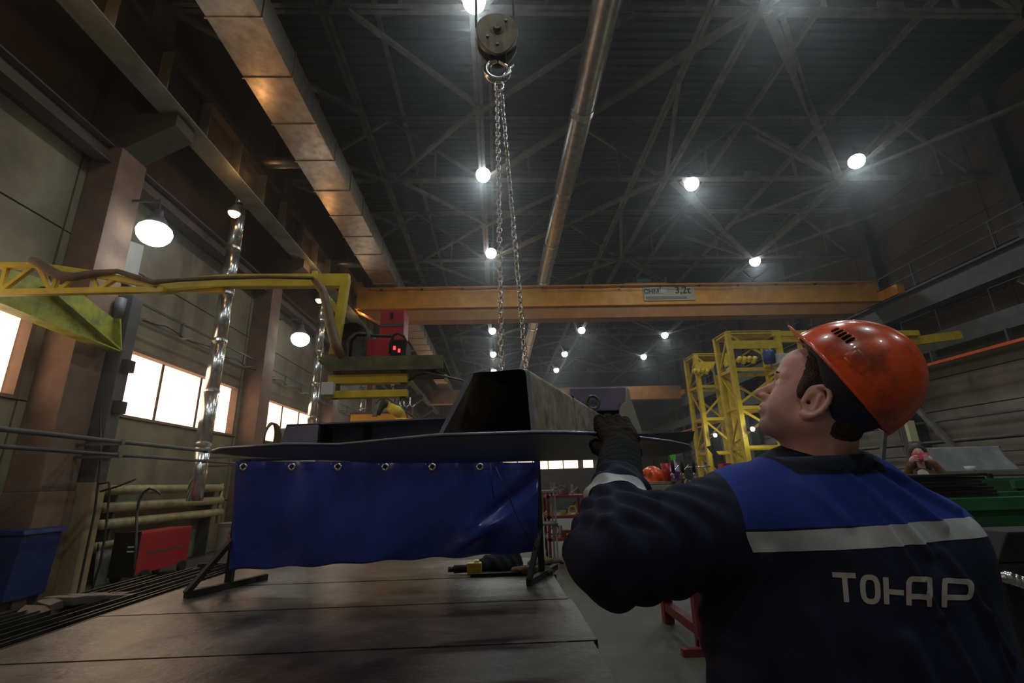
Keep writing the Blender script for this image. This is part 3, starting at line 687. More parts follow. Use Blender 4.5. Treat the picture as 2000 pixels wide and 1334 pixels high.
def rbox(G, c, h, r, R=None):
    p = [G[i]-c[i] for i in range(3)]
    if R is not None: p = [sum(R[j][i]*p[j] for j in range(3)) for i in range(3)]
    q = [np.abs(p[i])-h[i]+r for i in range(3)]
    return _n(*[np.maximum(x, 0) for x in q])+np.minimum(np.maximum(np.maximum(q[0], q[1]), q[2]), 0)-r
def smin(a, b, k):
    h = np.maximum(k-np.abs(a-b), 0)/k; return np.minimum(a, b)-h*h*k*.25
def smax(a, b, k): return -smin(-a, -b, k)
def sub(a, b, k): return smax(a, -b, k)
def sdf_mesh(name, fn, lo, hi, h, mt, smooth_it=1, disp=None, M4=None):
    ax = [np.arange(lo[i], hi[i]+h, h, dtype=np.float32) for i in range(3)]
    G = np.meshgrid(*ax, indexing='ij'); f = fn(G).astype(np.float32)
    g = openvdb.FloatGrid(background=.05); g.copyFromArray(np.clip(f, -.05, .05)); 
    pts, tris, quads = g.convertToPolygons(isovalue=0.0, adaptivity=0.0)
    V = pts*h+np.array(lo)
    me = bpy.data.meshes.new(name); me.from_pydata(V.tolist(), [], [list(reversed(q)) for q in quads.tolist()]+[list(reversed(q)) for q in tris.tolist()])
    bm = bmesh.new(); bm.from_mesh(me)
    for _ in range(smooth_it): bmesh.ops.smooth_vert(bm, verts=bm.verts, factor=.5, use_axis_x=True, use_axis_y=True, use_axis_z=True)
    bmesh.ops.recalc_face_normals(bm, faces=bm.faces); bm.to_mesh(me); bm.free()
    me.shade_smooth()
    if disp is not None:
        n = len(me.vertices); co = np.empty(n*3, np.float32); no = np.empty(n*3, np.float32)
        me.vertices.foreach_get('co', co); me.vertices.foreach_get('normal', no)
        co = co.reshape(-1,3); no = no.reshape(-1,3); co = co+no*disp(co, no)[:,None]
        me.vertices.foreach_set('co', co.reshape(-1)); me.update()
    me.materials.append(mt); return me
# ================================================================ WORKER
M['skin'] = mat('fair skin', (.66,.39,.34), .5, col2=(.58,.31,.28), scale=14, bump=.08, bscale=160, spec=.4)
M['navy'] = mat('navy workwear cloth', (.012,.014,.032), .85, col2=(.022,.026,.055), scale=6, bump=.15, bscale=260, spec=.2)
M['royal'] = mat('royal blue workwear cloth', (.022,.045,.22), .8, col2=(.03,.075,.38), scale=6, bump=.15, bscale=260, spec=.25)
M['reflect'] = mat('grey reflective tape', (.48,.49,.52), .45, col2=(.40,.41,.44), scale=30, bump=.1, bscale=200)
M['print'] = mat('pale grey print', (.42,.37,.34), .7, col2=(.34,.30,.28), scale=40)
M['helmet'] = mat('orange helmet plastic', (.85,.10,.018), .28, col2=(.74,.085,.018), scale=5, coat=.4)
M['hair'] = mat('short brown hair', (.035,.024,.018), .8, col2=(.09,.062,.045), scale=30, bump=.9, bscale=300, streak=(1,1,5))
M['strap'] = mat('navy webbing headband', (.012,.016,.035), .7, col2=(.03,.045,.10), scale=4, bump=.2, bscale=200)
M['glove'] = mat('dark brown leather glove', (.012,.007,.004), .85, col2=(.026,.015,.008), scale=14, bump=.6, bscale=60, spec=.15)
M['cuffg'] = mat('charcoal knitted glove cuff', (.016,.017,.019), .95, col2=(.024,.026,.028), scale=12, bump=.5, bscale=200, spec=.15)
M['boot'] = mat('black boot leather', (.02,.018,.016), .5)
# dirt smudges of the worn helmet
def smudge(m, col, sc, lo, hi, fac=.8):
    nt = m.node_tree; N, L = nt.nodes, nt.links; b = N['Principled BSDF']; src = b.inputs['Base Color'].links[0].from_socket
    tc = N.new('ShaderNodeTexCoord'); nz = N.new('ShaderNodeTexNoise'); nz.inputs['Scale'].default_value = sc; nz.inputs['Detail'].default_value = 8; nz.inputs['Roughness'].default_value = .7
    mr = N.new('ShaderNodeMapRange'); mr.inputs[1].default_value = lo; mr.inputs[2].default_value = hi; mr.inputs[4].default_value = fac
    mx = N.new('ShaderNodeMix'); mx.data_type = 'RGBA'
    L.new(tc.outputs['Object'], nz.inputs['Vector']); L.new(nz.outputs[0], mr.inputs[0]); L.new(mr.outputs[0], mx.inputs[0]); L.new(src, mx.inputs[6]); mx.inputs[7].default_value = (*col, 1)
    L.new(mx.outputs[2], b.inputs['Base Color'])
smudge(M['helmet'], (.10,.02,.012), 8, .50, .66, .8)
W = thing('person', 'worker in blue jacket and orange helmet seen from behind, gloved hand on the hanging steel', 'person', (.71,1.07,0))
WO = ORG[W]
def wpart(name, me, parent=W, M4=None):
    o = link(name, me, parent); ORG[o] = WO
    o.matrix_local = Matrix.Translation(-WO) @ (M4 if M4 is not None else Matrix.Identity(4)) if parent is W else (M4 if M4 is not None else Matrix.Identity(4))
    return o
th = math.radians(HEAD_PITCH); az = Vector(HEAD_AZ+(0,)).normalized()
Fh = Vector((az.x*math.cos(th), az.y*math.cos(th), math.sin(th))); Lh = Vector((-az.y, az.x, 0)); Uh = Fh.cross(Lh)
HM = Matrix((Fh, Lh, Uh)).transposed().to_4x4(); HM.translation = HEAD_C
inv = HM.inverted()
nb = inv @ Vector((.705,1.075,1.40)); nb2 = inv @ Vector((.712,1.06,1.47))
def head(G):
    x, y, z = G; ay = np.abs(y); S = (x, ay, z)
    f = ell(G, (-.014,0,.042), (.098,.077,.088))
    f = smin(f, ell(G, (.030,0,-.005), (.060,.064,.085)), .03)
    f = smin(f, ell(G, (.028,0,-.062), (.058,.055,.042)), .03)
    f = smin(f, cone(S, (-.004,.052,-.048), (.062,.024,-.092), .022, .016), .028)
    f = smin(f, ell(G, (.072,0,-.092), (.020,.026,.019)), .018)
    f = smin(f, ell(S, (.052,.040,-.032), (.030,.024,.034)), .025)
    f = smin(f, ell(G, (.050,0,.058), (.044,.058,.040)), .02)
    f = smin(f, cone(S, (.085,.012,.027), (.068,.046,.026), .012, .010), .014)
    f = sub(f, ell(S, (.097,.031,.006), (.017,.017,.013)), .014)
    f = smin(f, cone(S, (.072,.018,.0065), (.066,.044,.0065), .0135, .012), .004)
    f = smin(f, cone(G, (.084,0,.010), (.114,0,-.027), .0070, .0110), .012)
    f = smin(f, ell(S, (.100,.011,-.031), (.012,.0085,.008)), .006)
    f = sub(f, ell(S, (.104,.007,-.040), (.006,.0035,.005)), .003)
    f = smin(f, ell(G, (.085,0,-.056), (.017,.026,.020)), .016)
    f = smin(f, ell(G, (.097,0,-.0535), (.0085,.020,.0055)), .005)
    f = smin(f, ell(G, (.095,0,-.0655), (.0085,.018,.0065)), .005)
    f = sub(f, ell(G, (.104,0,-.0595), (.007,.022,.0016)), .003)
    f = smin(f, cone(G, (-.028,0,-.035), tuple(nb2), .060, .064), .03)
    f = smin(f, cone(G, (.020,0,-.075), tuple(nb2), .030, .05), .04)
    f = smin(f, cone(G, tuple(nb2), tuple(nb), .064, .072), .02)
    # ear
    S0 = S; sc = 1.14; S = ((x-.012)/sc, (ay-.0805)/sc+.0805, (z+.012)/sc)
    ca, sa = math.cos(.22), math.sin(.22)
    R = ((ca,0,sa),(0,1,0),(-sa,0,ca))
    e = ell(S, (-.012,.080,-.003), (.0200,.0065,.0330), R)
    for q in range(11):
        a0_ = -1.9+q*.36; a1_ = a0_+.36
        def pt(a):
            ex, ez = -.019*math.cos(a)*1.0, .0305*math.sin(a)
            return (-.012+ca*ex+sa*ez*-0.0-.0*ez+(-.22*ez), .085+.003*math.cos(a), -.001+ez+.1*ex)
        e = smin(e, cone(S, pt(a0_), pt(a1_), .0042, .0042), .003)
    e = sub(e, ell(S, (-.009,.089,-.002), (.0095,.0075,.0155)), .003)
    e = smin(e, ell(S, (-.006,.081,-.031), (.009,.0055,.009)), .006)
    e = smin(e, cone(S, (-.017,.085,.012), (-.016,.0865,-.016), .0032, .003), .003)
    e = smin(e, ell(S, (.005,.079,-.006), (.004,.006,.006)), .004)
    e = sub(e, ell(S, (-.003,.083,-.006), (.0035,.012,.004)), .002)
    f = smin(f, e*sc, .006)
    return f
Mskin = M['skin']
def jaw_stubble(m):  # greyer stubble pigment over jaw and chin
    nt = m.node_tree; N, L = nt.nodes, nt.links; b = N['Principled BSDF']; src = b.inputs['Base Color'].links[0].from_socket
    tc = N.new('ShaderNodeTexCoord'); s3 = N.new('ShaderNodeSeparateXYZ'); L.new(tc.outputs['Object'], s3.inputs[0])
    def mr(sock, a, c, t1):
        r = N.new('ShaderNodeMapRange'); r.interpolation_type = 'SMOOTHSTEP'; r.inputs[1].default_value = a; r.inputs[2].default_value = c; r.inputs[4].default_value = t1; L.new(sock, r.inputs[0]); return r.outputs[0]
    m1 = N.new('ShaderNodeMath'); m1.operation = 'MULTIPLY'; L.new(mr(s3.outputs['Z'], -.040, -.085, .55), m1.inputs[0]); L.new(mr(s3.outputs['X'], .0, .04, 1), m1.inputs[1])
    mx = N.new('ShaderNodeMix'); mx.data_type = 'RGBA'; L.new(m1.outputs[0], mx.inputs[0]); L.new(src, mx.inputs[6]); mx.inputs[7].default_value = (.20,.15,.135,1); L.new(mx.outputs[2], b.inputs['Base Color'])
Mskin = Mskin.copy(); Mskin.name = 'worker skin with stubble'; jaw_stubble(Mskin)
hm = sdf_mesh('body', head, (-.125,-.10,-.30), (.125,.10,.14), .0023, Mskin, 1)
body = wpart('body', hm, M4=HM)
# eyes
for s in (1, -1):
    e = MB().lathe((0,0,0), [(.0118*math.sin(PI*q/12), -.0118*math.cos(PI*q/12)) for q in range(13)], 20, (1,0,0)).mesh('eye', mat('eye white', (.75,.72,.68), .15), smooth=True)
    eo = link('eye', e, body); eo.location = (.0745,s*.031,.0075)
    ir = MB().lathe((0,0,0), [(.0055,.0108),(.0045,.0116),(.0005,.0120)], 16, (1,0,.35)).mesh('iris', mat('grey iris', (.05,.06,.07), .1), smooth=True)
    io = link('iris', ir, body); io.location = (.0745,s*.031,.0075)
    br = MB().tube([(.093,s*.014,.026),(.0925,s*.026,.030),(.084,s*.042,.028)], [.0018,.0030,.0015], 8).mesh('eyebrow', M['hair'], smooth=True)
    bo = link('eyebrow', br, body)
# hair under the helmet
def hairf(G):
    x, y, z = G; ay = np.abs(y); S = (x, ay, z)
    f = ell(G, (-.016,0,.042), (.103,.0815,.092))
    f = smin(f, ell(G, (-.040,0,-.045), (.052,.060,.045)), .03)
    # hairline: front of temple, round the ear, nape
    front = (x-.058)+.55*np.maximum(.045-z, 0)*0 - .25*(z-.03)
    low = -(z-.016)*1.0
    side = smax(front, low, .008)                      # temple and top
    sb = ell(S, (.026,.070,.010), (.013,.014,.026))    # sideburn
    back = smax(x+.030, -(z+.080), .01)                # behind the ear
    reg = np.minimum(side, back)
    h = smax(f, reg, .006)
    h = smin(h, sb, .008)
    return h+.0012*np.sin(ay*900+z*60)*np.cos(x*500)
hme = sdf_mesh('hair', hairf, (-.13,-.1,-.10), (.10,.10,.145), .0028, M['hair'], 0)
wpart('hair', hme, M4=HM)
# helmet
HT = HM @ Matrix.Translation(HELM_T) @ Matrix.Rotation(math.radians(HELM_PITCH), 4, 'Y')
def helm(G):
    x, y, z = G; ay = np.abs(y); S = (x, ay, z)
    o = ell(G, (-.006,0,.0), (.126,.110,.146)); o = smin(o, ell(G, (-.022,0,.03), (.101,.098,.115)), .02)
    o = smin(o, smax(ell(G, (-.008,0,.0), (.1315,.110,.1525)), ay-.020, .008), .006)     # crown ridge
    o = smin(o, smax(ell(G, (-.006,0,0), (.1285,.1135,.146)), np.maximum(np.abs(z-.045)-.014, np.abs(x+.005)-.024), .006), .004)
    i = ell(G, (-.006,0,0), (.1225,.1065,.1425)); i = smin(i, ell(G, (-.022,0,.03), (.0975,.0945,.1115)), .02)
    f = smax(sub(o, i, .001), -z, .001)
    # rim and peak
    px = np.maximum(x, 0)/.14
    rim = smax(_n(x/(1+.15*px**2)/.132, y/.116)*.13-.13, -(_n((x+.006)/.1225, y/.1065)*.122-.122), .001)
    pk = smax(rim, np.abs(z-.001+.00*x)-.0016, .001)
    f = smin(f, pk, .003)
    for k in range(5):
        f = sub(f, rbox((x,ay,z), (.040+.0095*k,.085,.062-.001*k), (.0024,.04,.0085), .001), .001)
    return f
hl = sdf_mesh('hard_hat', helm, (-.155,-.13,-.01), (.185,.13,.165), .0022, M['helmet'], 1)
helmet = wpart('hard_hat', hl, M4=HT); helmet['label'] = 'scuffed orange hard hat with side vents'
def band(G):
    x, y, z = G
    o = ell(G, (-.008,0,.03), (.114,.099,.16)); i = ell(G, (-.008,0,.03), (.107,.092,.152))
    f = sub(o, i, .001)
    lo = -.006-.058*np.clip((.045-x)/.12, 0, 1)
    return smax(smax(f, lo-z, .003), z-.012, .002)
bd = sdf_mesh('headband', band, (-.15,-.12,-.10), (.14,.12,.03), .0026, M['strap'], 1)
wpart('headband', bd, M4=HT)
# jacket
Cx, Cy = .71, 1.075
SL, EL_, WR = (.515,1.045,1.352), (.236,1.03,1.305), (.292,1.185,1.437)
def jack(G):
    x, y, z = G
    f = ell(G, (Cx,Cy,1.16), (.295,.165,.36))
    f = smin(f, ell(G, (Cx+.005,Cy+.005,.92), (.300,.180,.42)), .06)
    f = smin(f, cone(G, SL, (.915,1.075,1.292), .094, .098), .05)
    f = smin(f, cone(G, (.70,1.065,1.395), (.905,1.075,1.305), .082, .080), .05)
    f = smin(f, cone(G, (.70,1.065,1.385), (.53,1.05,1.370), .085, .090), .05)
    a = cone(G, SL, EL_, .107, .094); a = smin(a, cone(G, EL_, WR, .093, .064), .03)
    f = smin(f, a, .035)
    r = cone(G, (.915,1.075,1.29), (.985,1.12,1.03), .098, .085); r = smin(r, cone(G, (.985,1.12,1.03), (.86,1.34,1.06), .084, .062), .03)
    f = smin(f, r, .03)
    f = smax(f, -(z-.80), .01)
    # open cuffs and neckline
    w = np.array(WR); d = (w-np.array(EL_)); d /= np.linalg.norm(d)
    cut = sum((G[i]-w[i])*d[i] for i in range(3))
    f = smax(f, np.where(_n(x-w[0], y-w[1], z-w[2]) < .12, cut-.012, -1), .006)
    return f
FOLD = [((.735,1.475),(.86,1.345),.011,.013),((.70,1.46),(.80,1.30),.008,.010),((.78,1.47),(.93,1.37),.010,.011),((.70,1.45),(.775,1.20),.006,.008),((.775,1.20),(.80,1.10),.005,.010),((.60,1.43),(.66,1.36),.005,.014),
        ((.83,1.30),(.92,1.12),.007,.012),((.50,1.30),(.47,1.10),.008,.02),((.70,1.17),(.74,1.0),.006,.016),((.88,1.2),(.90,1.0),.006,.012),((.56,1.2),(.60,1.0),.005,.02)]
def jdisp(co, no):
    x, y, z = co.T; d = np.zeros(len(co))
    back = np.clip(-no[:,1]*1.5, 0, 1)
    for (a, b, amp, w) in FOLD:
        a = np.array(a); b = np.array(b); e = b-a; L2 = e@e
        t = ((x-a[0])*e[0]+(z-a[1])*e[1])/L2; tc_ = np.clip(t, 0, 1)
        r2 = (x-a[0]-tc_*e[0])**2+(z-a[1]-tc_*e[1])**2
        d += 1.7*back*amp*(np.exp(-r2/w**2)-.5*np.exp(-r2/(2.2*w)**2))
    # sleeve creases round the elbow and along the upper arm
    def along(a, b):
        a = np.array(a); e = np.array(b)-a; t = ((co-a)@e)/(e@e); q = co-a-np.clip(t,0,1)[:,None]*e; return t, np.linalg.norm(q, axis=1)
    t1, r1 = along(SL, EL_); t2, r2_ = along(EL_, WR)
    m1 = np.clip((.40-x)/.1, 0, 1)*np.exp(-np.maximum(t1*0, 0)); 
    d += np.where(x < .47, 1, 0)*.0045*np.sin((x*1.3+z*.8+y*.6)*70+3*np.sin(z*22))*np.clip((.47-x)/.08,0,1)
    d += np.where((t2 > -.1) & (t2 < 1.1) & (r2_ < .13), .004*np.sin(t2*24+6*np.sin(x*18)), 0)
    nz = np.sin(x*31+z*17+2*np.sin(y*23))*np.sin(z*27-x*13+1.3)*.0022
    return d+nz
jm = sdf_mesh('jacket', jack, (.10,.84,.76), (1.10,1.44,1.55), .0058, M['navy'], 1, jdisp)
# navy cloth with a royal blue yoke (sewn panels, a colour of the cloth itself)
nt = M['navy'].node_tree; N_, L_ = nt.nodes, nt.links; bs = N_['Principled BSDF']; src = bs.inputs['Base Color'].links[0].from_socket
tc = N_.new('ShaderNodeTexCoord'); sp = N_.new('ShaderNodeSeparateXYZ'); L_.new(tc.outputs['Object'], sp.inputs[0])
def mth(op, a, b_=0., clamp=False):
    n = N_.new('ShaderNodeMath'); n.operation = op; n.use_clamp = clamp
    for i, v in enumerate((a, b_)):
        if isinstance(v, (int, float)): n.inputs[i].default_value = v
        else: L_.new(v, n.inputs[i])
    return n.outputs[0]
JX, JZ = sp.outputs['X'], sp.outputs['Z']
above = mth('MULTIPLY', mth('SUBTRACT', JZ, 1.352), 900, True)
left = mth('MULTIPLY', mth('ADD', mth('SUBTRACT', JX, .462), mth('MULTIPLY', mth('SUBTRACT', JZ, 1.36), .0)), 900, True)
rt = mth('MULTIPLY', mth('SUBTRACT', .985, JX), 900, True)
JY = sp.outputs['Y']
dn = mth('SQRT', mth('ADD', mth('POWER', mth('SUBTRACT', JX, .703), 2.), mth('POWER', mth('SUBTRACT', JY, 1.062), 2.)))
neck = mth('MULTIPLY', mth('SUBTRACT', dn, .119), 900, True)
neck = mth('MAXIMUM', neck, mth('MULTIPLY', mth('SUBTRACT', 1.447, JZ), 900, True))
msk = mth('MULTIPLY', mth('MULTIPLY', mth('MULTIPLY', above, left), rt), neck)
mx = N_.new('ShaderNodeMix'); mx.data_type = 'RGBA'; L_.new(msk, mx.inputs[0]); L_.new(src, mx.inputs[6]); mx.inputs[7].default_value = (.022,.050,.27,1); L_.new(mx.outputs[2], bs.inputs['Base Color'])
jacket = wpart('jacket', jm)
jacket.matrix_local = Matrix.Translation(-WO)
bvh = BVHTree.FromPolygons([v.co[:] for v in jm.vertices], [p.vertices[:] for p in jm.polygons])
def add_w(name, mb, mt, parent, solid=0, smooth=True):
    me = mb.mesh(name, mt, smooth); o = link(name, me, parent)
    if parent is W: o.matrix_local = Matrix.Translation(-WO)
    if solid:
        md = o.modifiers.new('s', 'SOLIDIFY'); md.thickness = solid; md.offset = 1
    return o
# chest and back reflective band, laid round the torso
def ring(z, u, off=.0015):
    c = Vector((Cx,Cy,z)); d = Vector((math.cos(u), math.sin(u), 0)); h = bvh.ray_cast(c+d*.9, -d, 1.2)
    return h[0]+h[1]*off if h[0] is not None else c+d*.25
b = MB()
ua, ub = math.radians(-151), math.radians(-18)
b.grid(lambda u, v: ring(1.352-.036*v-.004*math.cos(u*3), ua+(ub-ua)*u), 110, 5)
add_w('reflective_band', b, M['reflect'], jacket)
# band on the forearm
e_, w_ = Vector(EL_), Vector(WR); dd = (w_-e_).normalized(); xx = dd.orthogonal().normalized(); yy = dd.cross(xx)
b = MB()
def fring(u, v):
    c = e_+(w_-e_)*(.60+.17*v); d = xx*math.cos(2*PI*u)+yy*math.sin(2*PI*u); h = bvh.ray_cast(c, d, .14)
    return h[0]+d*.002 if h[0] is not None else c+d*.08
b.grid(fring, 60, 4); add_w('sleeve_band', b, M['reflect'], jacket)
# collar
b = MB()
def coll(u, v):
    a = 2*PI*u; r = 1+.06*v
    z0 = 1.452+.004*math.sin(a+.4)
    s3 = .030*(1-v)**2
    return (.703+(.116-.012*v-s3)*math.cos(a), 1.062+(.100-.010*v-s3)*math.sin(a), z0-.02+.055*v)
b.grid(coll, 48, 6); o = add_w('collar', b, M['strap'], jacket, .006)
# lettering printed across the back, laid on the cloth
TLp, TRp, BRp, BLp = (1624,1117), (1902,1129), (1899,1190), (1630,1176)
def lay(u, v):
    px = (TLp[0]*(1-u)+TRp[0]*u)*(1-v)+(BLp[0]*(1-u)+BRp[0]*u)*v; py = (TLp[1]*(1-u)+TRp[1]*u)*(1-v)+(BLp[1]*(1-u)+BRp[1]*u)*v
    p = P(px, py, Y=1.0); d = (p-CAM).normalized(); h = bvh.ray_cast(CAM, d, 3)
    return h[0]+h[1]*.0018 if h[0] is not None else None
def stroke(mb, pts, w):
    # 2-D stroke in letter space (u across 0..1, v down 0..1), aspect 4.5
    A_ = 4.5; pts = [Vector((p[0]*A_, p[1], 0)) for p in pts]; res = []
    fine = []
    for i in range(len(pts)-1):
        n = max(1, int((pts[i+1]-pts[i]).length/.08))
        for q in range(n): fine.append(pts[i].lerp(pts[i+1], q/n))
    fine.append(pts[-1])
    for i, p in enumerate(fine):
        t = (fine[min(i+1,len(fine)-1)]-fine[max(i-1,0)]).normalized(); nrm = Vector((-t.y,t.x,0))
        res.append([lay((p+nrm*w*s).x/A_, (p+nrm*w*s).y) for s in (-.5,-.17,.17,.5)])
    for i in range(len(res)-1):
        for j in range(3):
            q = [res[i][j],res[i][j+1],res[i+1][j+1],res[i+1][j]]
            if all(x is not None for x in q): mb.add(q, [(0,1,2,3)])
def arc(cx, cy, rx, ry, a0, a1, n=18, p=.55):
    out = []
    for i in range(n+1):
        a = math.radians(a0+(a1-a0)*i/n); c, s = math.cos(a), math.sin(a)
        out.append((cx+rx*math.copysign(abs(c)**p, c), cy+ry*math.copysign(abs(s)**p, s)))
    return out
w = .175; letters = {
 'T': [[(0,.09),(.165,.09)],[(.085,.09),(.085,.98)]],
 'O': [arc(.262,.52,.053,.40,0,360,36,.7)],
 'H': [[(.392,.10),(.392,.98)],[(.392,.55),(.50,.58)]],
 'A': [[(.505,.98),(.520,.45)]+arc(.575,.40,.052,.29,180,270,8,.8)+[(.62,.12),(.652,.13),(.652,.98)],[(.52,.66),(.652,.66)]],
 'P': [[(.755,.98),(.755,.12)]+[(.84,.12)]+arc(.925,.38,.045,.25,-90,90,12,.8)+[(.76,.66)]]}
letters['H'] = [[(.375,.10),(.375,.98)],[(.375,.56),(.50,.58)]]
letters['A'] = [[(.535,.98),(.535,.40)]+arc(.575,.38,.04,.27,180,270,8,.8)+[(.685,.11),(.685,.98)],[(.535,.68),(.685,.68)]]
letters['P'] = [[(.79,.98),(.79,.12),(.90,.12)]+arc(.935,.38,.045,.26,-90,90,12,.8)+[(.79,.66)]]
for k, st in letters.items():
    b = MB()
    for s in st: stroke(b, s, w)
    add_w('printed_letter', b, M['print'], jacket)
# glove: palm, cuff and bent fingers closed on the plate edge
fx = [.289,.316,.343,.369]; ln = [.92,1.0,.96,.82]
GP = Vector((.330,1.285,1.535))
def glove(G):
    R = ((1,0,0),(0,math.cos(-.75),-math.sin(-.75)),(0,math.sin(-.75),math.cos(-.75)))
    f = rbox(G, (.328,1.285,1.540), (.051,.022,.052), .020, ((1,0,0),(0,.80,.60),(0,-.60,.80)))
    f = smin(f, cone(G, (.306,1.225,1.480), (.325,1.268,1.520), .040, .036), .03)
    for k in range(4):
        x = fx[k]; l = ln[k]
        k1 = (x,1.312+.006*k,1.580); k2 = (x+.003,1.345+.009*k,1.580+.034*l); k3 = (x+.006,1.375+.009*k,1.578+.026*l); k4 = (x+.009,1.398+.010*k,1.590)
        f = smin(f, chain_(G, [(x,1.285,1.552),k1,k2,k3,k4], [.0165,.0162,.0150,.0138,.0125], .004), .0045)
    th_ = chain_(G, [(.290,1.258,1.510),(.268,1.292,1.528),(.270,1.330,1.540),(.282,1.358,1.549)], [.018,.0165,.0145,.0125], .005)
    f = smin(f, th_, .008)
    return f
gm = sdf_mesh('glove', glove, (.23,1.14,1.44), (.41,1.47,1.65), .0022, M['glove'], 1, lambda co, no: .0012*np.sin(co[:,0]*160+co[:,2]*90)*np.sin(co[:,1]*140))
gl = wpart('glove', gm)
def cuffn(G):
    o = cone(G, (.290,1.178,1.432), (.320,1.258,1.514), .060, .052); i = cone(G, (.285,1.165,1.42), (.318,1.255,1.512), .049, .040)
    d = np.array((.026,.077,.082)); d /= np.linalg.norm(d)
    c = sum((G[i_]-(.290,1.180,1.432)[i_])*d[i_] for i_ in range(3))
    c2 = sum((G[i_]-(.318,1.255,1.512)[i_])*d[i_] for i_ in range(3))
    return smax(smax(o, -c, .004), c2-.015, .01)
cm_ = sdf_mesh('glove_cuff', cuffn, (.22,1.08,1.36), (.40,1.34,1.58), .003, M['cuffg'], 1, lambda co, no: .0004*np.sin(co[:,2]*260+co[:,1]*200))
wpart('glove_cuff', cm_)
def rglove(G):
    f = rbox(G, (.835,1.375,1.063), (.022,.045,.040), .018)
    f = smin(f, cone(G, (.865,1.33,1.06), (.84,1.37,1.06), .045, .04), .02)
    for k in range(4): f = smin(f, chain_(G, [(.832,1.40,1.092-.022*k),(.815,1.45,1.09-.022*k),(.790,1.47,1.088-.022*k),(.775,1.455,1.086-.022*k)], [.015,.014,.013,.012], .004), .004)
    return smin(f, chain_(G, [(.83,1.36,1.10),(.80,1.40,1.115),(.78,1.43,1.11)], [.017,.015,.013], .005), .006)
wpart('glove', sdf_mesh('glove', rglove, (.74,1.28,.98), (.93,1.51,1.16), .004, M['glove'], 1))
def trous(G):
    f = cone(G, (.62,1.09,.90), (.60,1.09,.50), .115, .085); f = smin(f, cone(G, (.60,1.09,.50), (.59,1.10,.12), .085, .078), .03)
    g_ = cone(G, (.82,1.09,.90), (.84,1.08,.50), .115, .085); g_ = smin(g_, cone(G, (.84,1.08,.50), (.85,1.11,.12), .085, .078), .03)
    f = smin(f, g_, .04); f = smin(f, ell(G, (.72,1.09,.88), (.22,.145,.13)), .05)
    return smax(f, .07-G[2], .01)
M['navy2'] = mat('navy work trousers', (.013,.015,.034), .85, col2=(.022,.026,.055), scale=6, bump=.15, bscale=260)
wpart('trousers', sdf_mesh('trousers', trous, (.46,.92,.05), (.98,1.26,1.02), .009, M['navy2'], 1, lambda co, no: .004*np.sin(co[:,2]*34+co[:,0]*20)*np.sin(co[:,1]*30+co[:,2]*13)))
for x in (.59,.85):
    def boot(G, x=x):
        f = cone(G, (x,1.10,.14), (x,1.10,.05), .062, .05); f = smin(f, ell(G, (x,1.17,.045), (.05,.14,.055)), .03)
        return smax(f, -G[2]+.003, .004)
    wpart('boot', sdf_mesh('boot', boot, (x-.09,1.0,-.01), (x+.09,1.34,.22), .006, M['boot'], 1))
# ================================================================ LEFT SIDE: JIB, WELDERS, WALL THINGS
t = thing('jib_post', 'dark steel jib crane post with an ochre painted foot, by the left wall', 'post', (-6.1,8.0,0))
MB().box((-6.72,7.88,1.62),(-6.27,8.12,4.75)).build('shaft', M['trussd'], t, bevel=.01)
MB().box((-6.73,7.87,0),(-6.26,8.13,1.62)).build('painted_foot', M['columntan'], t, bevel=.01)
MB().box((-6.80,7.80,0),(-6.2,8.2,.03)).build('foot_plate', M['trussd'], t)
for z in (2.0,2.7,3.4): MB().box((-6.27,7.92,z),(-6.17,8.1,z+.2)).build('cable_clamp', M['black'], t)
XA = -6.30
t = thing('jib_crane', 'tapered yellow green steel jib arm on the dark post, left edge', 'jib crane', (XA,7,3.9))
w4 = [P(-60,571,X=XA), P(224,685,X=XA), P(222,622,X=XA), P(150,566,X=XA), P(-60,500,X=XA)]
MB().prism(w4, (-.02,0,0)).build('web', M['yellowg'], t)
a, b_ = w4[0], w4[1]
MB().prism([a+Vector((.10,0,0)), b_+Vector((.10,0,0)), b_+Vector((-.13,0,0)), a+Vector((-.13,0,0))], (0,0,-.018)).build('bottom_flange', M['yellowg'], t)
s0, s1 = P(78,560,X=XA), P(224,684,X=XA)
MB().prism([s0+Vector((.10,0,0)), s1+Vector((.10,0,0)), s1, s0], (0,.02,.02)).build('stiffener', M['yellowg'], t)
MB().prism([P(222,622,X=XA)+Vector((.1,0,0)), P(224,684,X=XA)+Vector((.1,0,0)), P(224,684,X=XA)+Vector((-.1,0,0)), P(222,622,X=XA)+Vector((-.1,0,0))], (0,.03,0)).build('end_plate', M['yellowg'], t)
MB().cyl((XA-.1,7.80,4.25),(XA-.1,7.80,4.65),.08,16).build('hinge', M['trussd'], t, smooth=True)
# boom
YB = 5.3
t = thing('jib_boom', 'long yellow lattice jib boom reaching over the hall and bent down at its end', 'jib crane', (-6,YB,4))
def bb(p, q, w=.05, h=.05, nm='brace', m='yellow', y=YB):
    MB().bar(P(*p,Y=y), P(*q,Y=y), w, h, (0,1,0)).build(nm, M[m], t, bevel=.004)
for y, m in ((YB-.10,'yellow'), (YB+.14,'yellow')):
    for a, b_ in (((-40,519),(75,520)),((75,520),(180,535)),((180,535),(313,560))): bb(a, b_, .07, .07, 'top_chord', m, y)
    bb((-40,573),(322,566), .07, .07, 'bottom_chord', m, y)
    for a, b_ in (((14,521),(3,566)),((5,567),(66,521)),((76,521),(99,566)),((113,541),(104,566)),((118,566),(148,543)),((180,538),(190,564)),((196,564),(232,541))): bb(a, b_, .045, .045, 'brace', m, y)
bb((308,562),(450,550), .16, .09, 'main_beam'); bb((450,550),(682,549), .16, .09, 'main_beam')
bb((300,562),(438,565), .10, .05, 'gusset_beam')
